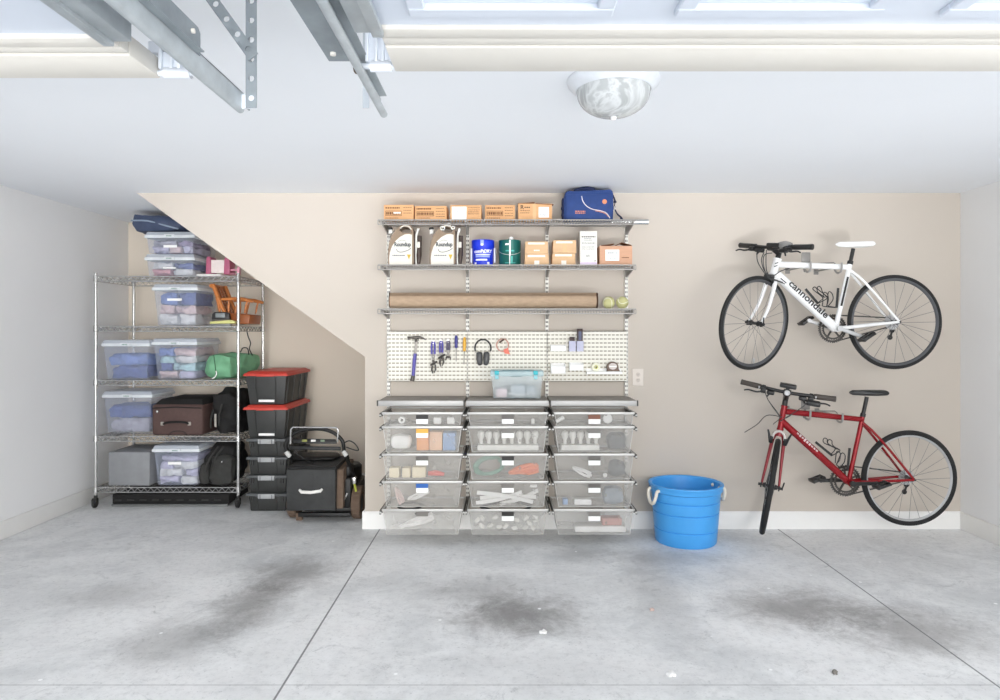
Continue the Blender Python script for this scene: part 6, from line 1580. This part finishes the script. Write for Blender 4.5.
for pts in (((757, 252), (757.5, 261), (763, 271), (769.5, 278.5), (777, 281), (785, 284)), ((764, 252.5), (761.5, 260), (764.5, 271), (772, 276), (781, 271), (789, 268.4)),
            ((766.5, 250), (766, 258), (766.5, 270), (769.5, 277)), ((772, 253), (764.5, 255), (763.5, 265), (768, 277), (776, 280), (783, 282.5))):
    part(MB().tube([P(px, py, 4.78 - .02*(i % 2)) for i, (px, py) in enumerate(pts)], .0034, 6, smooth=5), 'control_cable', m_cbl, rw)
R_ = dict(d=4.85, label='red bicycle hung on the lower wall rack, front wheel turned outwards', frame=m_br, forkm=m_brd, bb=(848.5, 482), ht=(784.4, 405.5), hb=(780.0, 430.0), tt=(785.5, 411.5), sc=(862, 419.5), dt=(781.5, 421), rh=(909, 478),
          r_ht=.021, r_tt=.0205, r_dt=.0255, r_st=.016, fork=.400, fork_r=.0125, turn=math.radians(68), tyre_r=.0185, rim=m_rims, hubm=m_bk, arch=True, rise=.050, stem=.085, bar_up=.045, bar=.62, gripm=M('grip_dark', '#4b443f', .6), band=True, leverm=m_bk,
          extras=[ex_red], cables=[(1, (773.0, 424)), (-1, (790, 414)), (1, (780, 414)), (-1, (779, 420))], loop=.10, post=.165, saddlem=m_bk, ring=.108, crank=(-1, -.02), crankm=m_bk, ptilt=-.35,
          cages=[(((815.5, 442), (832, 455.5)), [[(831, 455.4), (837.5, 450), (834, 447.2), (826.5, 443.8), (825.4, 440.6), (827, 438.8), (829.6, 440.2), (830.2, 444.2), (837.8, 449.6)]]), (((849.6, 448), (847.6, 470)), [[(836, 463.5), (839, 452.6), (842.6, 454.2), (842, 461), (839, 466), (847.6, 470)]])])
rr, T, Hc, Wp, hb, ht, ax, perp = bike(R_)
a, b = Wp(781.5, 421), Wp(848.5, 482); dirv = (b-a).normalized(); upv = Vector((-dirv.z, 0, dirv.x))
lm = MB(); rnd = random.Random(4)
for k in range(9):
    u = .20 + .035*k; p = a.lerp(b, u) + upv*.008; lm.bar(p + V(0, -.0258, 0), p + dirv*.0145 + V(0, -.0258, 0), rnd.choice((.010, .016, .022)), .004, (0, 1, 0))
part(lm, 'frame_lettering', M('letter_pale', '#d8c4c4', .5), rr)
part(MB().tube([T @ (hb + V(-.02, 0, .10)), T @ (hb + perp*.06 + V(0, .10, .09)), P(757, 424.5, 4.80), P(744.5, 432.4, 4.80)], .003, 6, smooth=6), 'loose_cable', m_cbl, rr)

# ---------------------------------------------------------------- racks: wall plate, two arms with padded hooks, tie rod
def rack(px1, py1, px2, py2, plate_y, label):
    D = 4.85; p1, p2 = P(px1, py1, D), P(px2, py2, D)
    r = empty('bike_rack', (p1.x, YW, p1.z), label, 'bike rack', 'grey bike racks on the wall')
    for p in (p1, p2):
        part(MB().box(p.x-.018, p.x+.018, YW-.006, YW, p.z-.022, p.z+.022, .002), 'wall_plate', m_hook, r)
        part(MB().tube([(p.x, YW-.006, p.z+.004), (p.x, D+.09, p.z+.004), (p.x, D+.05, p.z-.018), (p.x, D+.02, p.z-.036), (p.x, D-.020, p.z-.036), (p.x, D-.042, p.z-.022), (p.x, D-.046, p.z+.010), (p.x, D-.046, p.z+.030)], .007, 10, smooth=4), 'hook_arm', m_foam, r)
    part(MB().box(p1.x-.032, p1.x+.032, D+.03, D+.036, p1.z+.030, p1.z+.105, .003), 'hook_plate', m_hook, r)
    part(MB().tube([(p1.x, D+.033, p1.z+.035), (p1.x, D+.06, p1.z-.005), (p1.x, D+.05, p1.z-.034)], .008, 8), 'plate_stem', m_hook, r)
    part(MB().tube([(p1.x-.17, D+.028, p1.z+.024), (p1.x, D+.028, p1.z+.020), (p2.x-.02, D+.028, p2.z+.038), (p2.x, D+.028, p2.z+.020)], .004, 6), 'tie_rod', m_hook, r)
rack(808, 266.5, 838.5, 267.5, 256, 'grey wall rack holding up the white bicycle')
rack(807.5, 414.2, 839.5, 416.8, 404, 'grey wall rack holding up the red bicycle')
